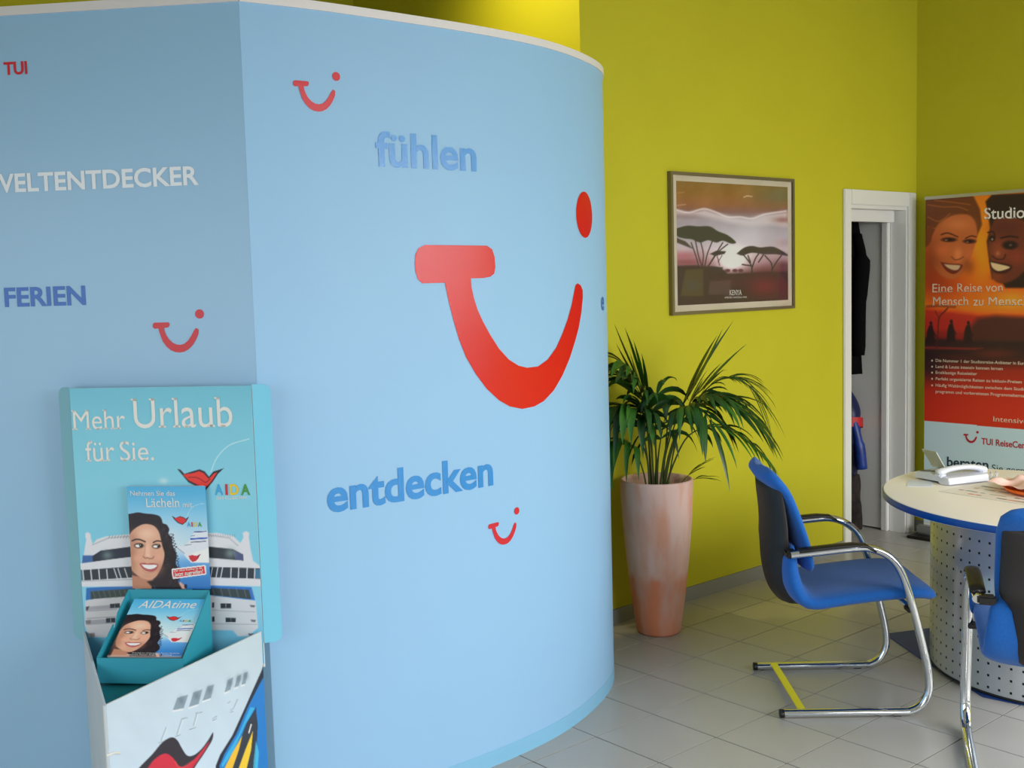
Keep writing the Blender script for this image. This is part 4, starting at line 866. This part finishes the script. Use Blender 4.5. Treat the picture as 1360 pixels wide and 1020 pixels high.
bm = bmesh.new(); NT = 26; R_ = random.Random(4); g = []
for i in range(NT):
    row = []
    for j in range(NT):
        u, v_ = i/(NT-1)-.5, j/(NT-1)-.5; rr_ = math.hypot(u, v_)
        z = .014+.045*math.exp(-rr_*rr_*7)+.016*math.sin(17*u+3*v_+1)*math.cos(13*v_-4*u)+.010*math.sin(31*u*v_+11*v_)
        row.append(bm.verts.new((u*.30*(1+.12*math.sin(9*v_)), v_*.27*(1+.14*math.cos(8*u)), max(.013, z))))
    g.append(row)
for i in range(NT-1):
    for j in range(NT-1): bm.faces.new((g[i][j], g[i+1][j], g[i+1][j+1], g[i][j+1]))
o = from_bm('tissue', bm, PINK, None, True); tag(o, 'pale pink crumpled tissue in the orange dish', 'tissue'); o.location = (1.10,1.13,ZT+.010)
flat('writing_pad', 'white paper pad lying behind the telephone', 'notepad', [(.84,1.25),(.96,1.22),(1.02,1.36),(.88,1.42)], PAPW, t=.012)
bm = bmesh.new(); tube(bm, [(0,0,.006),(.01,0,.006),(.10,0,.006),(.125,0,.006),(.135,0,.006)], [.002,.005,.005,.0045,.0012], 10); o = from_bm('pen', bm, mat('dark_red_pen', (120,30,40), .3), None, True); tag(o, 'dark red pen lying beside the telephone', 'pen'); o.location = (.84,1.27,ZT+.0); o.rotation_euler = (0,0,.9)

# ================================================================== CHAIRS
# local frame: +x forward, +y left, origin on the floor at the right rear rail end
CW = .51
def chair(label, loc, ang):
    c = thing('cantilever_chair', label, 'chair', loc, ang, 'blue cantilever chairs round the table')
    R = .0185
    def side_pts(y):
        P = [(0,.016),(.06,.016),(.25,.016),(.43,.016),(.47,.019),(.505,.040),(.528,.080),(.533,.125),(.525,.19),(.50,.30),(.475,.40),(.452,.48),(.432,.535),(.405,.58),(.365,.612),(.315,.630),(.26,.632),(.10,.617),(.03,.611)]
        return [V(a, y, b) for a, b in P]
    for y, nm in ((0,'right side tube'),(CW,'left side tube')):
        bm = bmesh.new(); tube(bm, [V(*q) for q in catmull([tuple(p) for p in side_pts(y)], 5)], R, 18, flat=.78); o = from_bm('frame_tube', bm, CHROME, c, True); smooth_by_angle(o, 50)
        bm = bmesh.new(); tube(bm, [V(-.012,y,.016), V(.003,y,.016)], .0195, 14, flat=.80); o2 = from_bm('end_cap', bm, BLKP, c, True)
        bm = bmesh.new(); n = 14; sc = [(.335,.622),(.30,.640),(.25,.644),(.18,.639),(.11,.632),(.06,.626)]   # slim arm pad lying on the tube
        L = [V(a, y, b) for a, b in sc]; rings = []
        for i, q in enumerate(L):
            rings.append([bm.verts.new(q+V(0, .024*math.cos(t), .0085*math.sin(t))) for t in [2*PI*k/n for k in range(n)]])
        for i in range(len(L)-1):
            for k in range(n): bm.faces.new((rings[i][k], rings[i][(k+1)%n], rings[i+1][(k+1)%n], rings[i+1][k]))
        bm.faces.new(rings[0][::-1]); bm.faces.new(rings[-1]); bmesh.ops.recalc_face_normals(bm, faces=bm.faces[:]); from_bm('arm_pad', bm, BLKP, c, True)
        box('glide', .40, .43, y-.008, y+.008, 0, .006, BLKP, c); 
        ys = (y-.004, y+.05) if y == 0 else (y-.05, y+.004)
        box('arm_bracket', .015, .055, ys[0], ys[1], .596, .624, BLKP, c, .006)
        ys = (y, y+.05) if y == 0 else (y-.05, y)
        box('seat_bracket', .455, .49, ys[0], ys[1], .385, .405, BLKP, c, .004)
    box('rear_cross_bar', .055, .085, .005, CW-.005, .020, .030, CHROME, c, .002)
    bm = bmesh.new(); tube(bm, [V(.475,.0,.395), V(.475,CW,.395)], .009, 12); from_bm('seat_cross_tube', bm, CHROME, c, True)
    # seat shell curving up into rear wings : section along (x,z), width across y
    path = catmull([(.568,.412),(.553,.440),(.50,.452),(.40,.448),(.28,.436),(.19,.424),(.13,.418),(.088,.433),(.062,.475),(.050,.53),(.048,.585),(.054,.625)], 5)
    thick = np.interp(np.linspace(0,1,len(path)), [0,.06,.2,.5,.75,.9,1], [.014,.026,.033,.034,.034,.028,.012])
    bm = bmesh.new(); rings = []; NP = 28
    for i, (x, z) in enumerate(path):
        t = path[min(i+1,len(path)-1)]-path[max(i-1,0)]; t = t/np.linalg.norm(t); nn = np.array([t[1], -t[0]])
        u = i/(len(path)-1); wv = np.interp(u, [0,.05,.15,.5,.75,.9,1], [.17,.215,.238,.240,.235,.222,.19]); ring = []
        for k in range(NP):
            a = 2*PI*k/NP; cs, sn = math.cos(a), math.sin(a)
            yy = wv*math.copysign(abs(cs)**.45, cs); tt = thick[i]*math.copysign(abs(sn)**.8, sn); dish = .010*(1-(yy/wv)**2) if u < .6 else 0
            ring.append(bm.verts.new((x+nn[0]*tt, CW/2+yy, z+nn[1]*tt-dish)))
        rings.append(ring)
    for i in range(len(rings)-1):
        for k in range(NP): bm.faces.new((rings[i][k], rings[i][(k+1)%NP], rings[i+1][(k+1)%NP], rings[i+1][k]))
    bm.faces.new(rings[0][::-1]); bm.faces.new(rings[-1]); bmesh.ops.recalc_face_normals(bm, faces=bm.faces[:]); o = from_bm('seat', bm, BFAB, c, True); o['label'] = 'blue seat shell wrapping up behind the back'
    # backrest cushion
    def slab(name, path, wid, th, m, label, NP=28, pw=.35, wrap=.018):
        bm = bmesh.new(); rings = []
        for i, (x, z) in enumerate(path):
            t = path[min(i+1,len(path)-1)]-path[max(i-1,0)]; t = t/np.linalg.norm(t); nn = np.array([t[1], -t[0]]); u = i/(len(path)-1)
            wv = np.interp(u, wid[0], wid[1]); tk = np.interp(u, th[0], th[1]); ring = []
            for k in range(NP):
                a = 2*PI*k/NP; cs, sn = math.cos(a), math.sin(a)
                yy = wv*math.copysign(abs(cs)**pw, cs); tt = tk*math.copysign(abs(sn)**.8, sn)+wrap*(yy/wv)**2
                ring.append(bm.verts.new((x+nn[0]*tt, CW/2+yy, z+nn[1]*tt)))
            rings.append(ring)
        for i in range(len(rings)-1):
            for k in range(NP): bm.faces.new((rings[i][k], rings[i][(k+1)%NP], rings[i+1][(k+1)%NP], rings[i+1][k]))
        bm.faces.new(rings[0][::-1]); bm.faces.new(rings[-1]); bmesh.ops.recalc_face_normals(bm, faces=bm.faces[:]); o = from_bm(name, bm, m, c, True); o['label'] = label; return o
    slab('backrest', catmull([(.112,.520),(.105,.56),(.092,.62),(.066,.70),(.040,.77),(.016,.82),(-.012,.855),(-.038,.885),(-.052,.900)], 4), ([0,.08,.3,.6,.78,.88,.95,1],[.16,.195,.205,.208,.200,.175,.13,.06]), ([0,.06,.3,.6,.8,.93,1],[.006,.016,.020,.022,.026,.022,.008]), BFAB, 'blue backrest cushion rolled over the top')
    slab('back_shell', catmull([(.092,.362),(.048,.388),(.012,.44),(-.008,.52),(-.014,.60),(-.014,.68),(-.022,.76),(-.036,.845)], 4), ([0,.1,.35,.55,.62,1],[.11,.145,.155,.165,.198,.192]), ([0,.1,.5,.9,1],[.006,.014,.018,.014,.008]), SHELL, 'dark brown plastic back shell', pw=.3, wrap=.045)
    return c
chair('blue cantilever chair on the left of the table, seen from its side', (.659,.015,0), math.atan2(.743,.669))
chair('blue cantilever chair in the right foreground, its dark back to the camera', (1.875,.205,0), PI/2+.545)

# ================================================================== PALM IN TERRACOTTA POT
PX, PY = -.353, .461
lat = V(cr_.x, cr_.y, 0).normalized()        # plant spreads along the wall side
PA = math.atan2(.68, .733)
pl = thing('potted_palm', 'green palm in a tall tapered terracotta pot against the yellow wall', 'potted plant', (PX, PY, 0), PA)
lathe('pot', [(.02,0),(.092,0),(.102,.012),(.112,.08),(.130,.22),(.145,.36),(.156,.49),(.163,.62),(.166,.70),(.166,.712),(.160,.717),(.151,.714),(.148,.70),(.144,.64),(.02,.64)], POT, pl, 64)
lathe('soil', [(.01,.641),(.143,.641),(.144,.648),(.01,.655)], SOIL, pl, 32)
def leaflet_bm(P, wmax, fold=.25, side=None):
    """blade along points P (Vectors), V-folded"""
    bm = bmesh.new(); n = len(P); rows = []
    for i in range(n):
        t = (P[min(i+1,n-1)]-P[max(i-1,0)]).normalized(); u = i/(n-1)
        wv = wmax*(min(1, .25+u*3.2) if u < .25 else 1)*(1 if u < .5 else max(.02, 1-((u-.5)/.5)**1.7))
        s = side - t*side.dot(t); s.normalize(); nn = t.cross(s)
        rows.append((bm.verts.new(P[i]-s*wv/2+nn*wv*fold), bm.verts.new(P[i]), bm.verts.new(P[i]+s*wv/2+nn*wv*fold)))
    for i in range(n-1):
        for k in (0,1): bm.faces.new((rows[i][k], rows[i][k+1], rows[i+1][k+1], rows[i+1][k]))
    return bm
def bezier_pts(P, n): 
    c = catmull([tuple(p) for p in P], n); return [Vector(q) for q in c]
def frond(P, r0, nl, L0, L1, droop, wd, m=LEAF, t0=.45, spread=.75, seed=0, tipleaf=True):
    """P: rachis control points in the plant frame (x across the wall, y depth, z up)"""
    R = random.Random(seed); pts = bezier_pts(P, 8); n = len(pts)
    bm = bmesh.new(); tube(bm, pts, [r0*(1-.75*i/(n-1)) for i in range(n)], 8); fr = from_bm('frond', bm, STEM, pl, True)
    for k in range(nl):
        u = t0+(1-t0)*(k/max(1,nl-1))**.9; i = min(n-2, int(u*(n-1))); base = pts[i]; t = (pts[i+1]-pts[max(0,i-1)]).normalized()
        up = V(0,0,1); s = t.cross(up)
        if s.length < .2: s = V(0,-1,0)
        s.normalize()
        for sd in (-1, 1):
            if k == nl-1 and sd == 1 and not tipleaf: continue
            L = (L0+(L1-L0)*((u-t0)/(1-t0)))*R.uniform(.85,1.12); d = (t*(1-spread*.55)+s*sd*spread+up*R.uniform(-.05,.22)).normalized()
            if k == nl-1: d = (t+s*sd*.22).normalized()
            q = []; dr = droop*R.uniform(.7,1.3)
            for j in range(8):
                x = j/7; q.append(base+d*L*x+V(0,0,-1)*L*dr*x*x+d*(-L*dr*.22*x*x*x))
            for p_ in q:
                wx = PX+p_.x*math.cos(PA)-p_.y*math.sin(PA); 
                if wx < XW+.015: e_ = XW+.015-wx; p_ += V(e_*math.cos(PA), -e_*math.sin(PA), 0)
                wy = PY+p_.x*math.sin(PA)+p_.y*math.cos(PA)
                if wy < .125: e_ = .125-wy; p_ += V(e_*math.sin(PA), e_*math.cos(PA), 0)
            b = leaflet_bm(q, wd*R.uniform(.8,1.15), .22, (t.cross(d)).cross(d) if t.cross(d).length > .05 else s)
            from_bm('leaflet', b, m if R.random() > .2 else (LEAF2 if m is LEAF else LEAF), fr, True)
# arching fronds to the right
frond([(.02,0,.64),(.06,-.03,.82),(.13,-.05,.99),(.25,-.07,1.08),(.37,-.09,1.05),(.46,-.10,.97)], .005, 14, .32, .18, .42, .027, LEAF, .48, .6, 1)
frond([(.03,.0,.64),(.07,-.01,.84),(.15,-.01,1.02),(.26,-.02,1.15),(.37,-.03,1.17),(.45,-.04,1.10)], .005, 12, .28, .20, .45, .013, LEAF, .5, .6, 2)
frond([(.03,-.03,.64),(.08,-.06,.80),(.15,-.10,.93),(.27,-.14,.97),(.38,-.15,.92),(.46,-.15,.85)], .0045, 11, .22, .13, .45, .022, LEAF2, .45, .6, 3)
frond([(.01,-.03,.64),(.04,-.07,.85),(.09,-.12,1.02),(.17,-.18,1.07),(.24,-.23,1.0)], .005, 8, .27, .20, .7, .030, LEAF, .5, .7, 4)
frond([(.02,-.02,.64),(.06,-.05,.84),(.12,-.08,1.0),(.20,-.11,1.10),(.30,-.14,1.11)], .005, 10, .30, .22, .55, .028, LEAF, .5, .65, 21)
# upright spears at the upper right
frond([(.01,.02,.64),(.05,.01,.85),(.11,.0,1.02),(.15,-.01,1.10)], .0045, 2, .36, .38, .04, .042, LEAF, .80, .22, 5)
frond([(.02,.01,.64),(.08,.0,.88),(.15,-.01,1.05),(.22,-.02,1.14)], .0045, 3, .22, .30, .10, .028, LEAF, .7, .55, 6)
# left upper fronds
frond([(-.02,-.01,.64),(-.03,-.02,.85),(-.05,-.03,1.05),(-.09,-.04,1.19),(-.15,-.05,1.26)], .005, 7, .24, .22, .5, .034, LEAF, .58, .8, 7)
frond([(-.01,.0,.64),(.0,.0,.85),(-.03,-.01,1.05),(-.06,-.02,1.15)], .0045, 3, .27, .33, .04, .030, LEAF, .78, .38, 8)
frond([(-.01,-.02,.64),(-.02,-.04,.85),(-.04,-.07,1.02),(-.08,-.10,1.14),(-.14,-.12,1.2)], .005, 7, .28, .22, .5, .030, LEAF, .55, .7, 22)
# left drooping fronds
frond([(-.03,-.02,.64),(-.04,-.05,.82),(-.07,-.08,.98),(-.13,-.11,1.06),(-.20,-.13,1.06)], .005, 8, .28, .25, .95, .044, LEAF, .5, .8, 9)
frond([(-.04,-.03,.64),(-.06,-.05,.76),(-.10,-.08,.87),(-.15,-.10,.91),(-.20,-.12,.90)], .0045, 6, .23, .21, .9, .036, LEAF2, .5, .8, 10)
frond([(-.02,.0,.64),(-.03,-.01,.85),(-.02,-.03,1.02),(.01,-.06,1.12)], .005, 5, .28, .25, .6, .036, LEAF, .58, .8, 11)
frond([(.0,-.01,.64),(.01,-.03,.82),(.03,-.07,.95),(.05,-.12,1.05)], .0045, 5, .26, .24, .7, .032, LEAF, .55, .85, 12)
frond([(.0,-.02,.64),(.0,-.05,.84),(-.03,-.10,1.0),(-.07,-.13,1.07)], .0045, 5, .24, .22, .75, .032, LEAF, .55, .85, 23)
# small low shoots at the rim
frond([(.07,-.02,.64),(.12,-.03,.71),(.17,-.04,.76)], .003, 2, .15, .15, .25, .013, LEAF2, .8, .4, 13)
frond([(.08,.0,.64),(.14,.0,.70),(.20,.01,.715)], .003, 2, .12, .12, .25, .011, LEAF, .85, .5, 14)
for k, (a, b, c_) in enumerate(((-.05,-.01,.86),(.0,.03,.98),(.05,.04,.96),(.09,.0,.92),(-.02,.03,.93))):
    bm = bmesh.new(); tube(bm, bezier_pts([(a*.5,b,.64),(a*.8,b,.80),(a*1.1,b,c_)], 4), .0035, 6); from_bm('stalk', bm, STEM, pl, True)

# ------------------------------------------------------------------ warm downlight over the recess behind the partition
dl = thing('ceiling_downlight', 'small round warm ceiling spotlight above the partition', 'ceiling light', (-.80, -.42, ZC-.03))
lathe('housing', [(.02,.0),(.06,0),(.065,.006),(.065,.03),(.02,.03)], CHROME, dl, 32)
lathe('bulb', [(.005,-.012),(.03,-.006),(.035,.0),(.005,.0)], mat('warm_bulb', (255,226,170), .5, emit=6), dl, 24)
l = bpy.data.lights.new('downlight_beam', 'SPOT'); l.energy = 66; l.color = (1,.86,.36); l.spot_size = 2.5; l.spot_blend = 1; l.shadow_soft_size = .05
lo = bpy.data.objects.new('downlight_beam', l); COL.objects.link(lo); lo.location = (-.80,-.42,ZC-.06); lo.rotation_euler = (V(-.56,YC,2.65)-lo.location).to_track_quat('-Z','Y').to_euler()
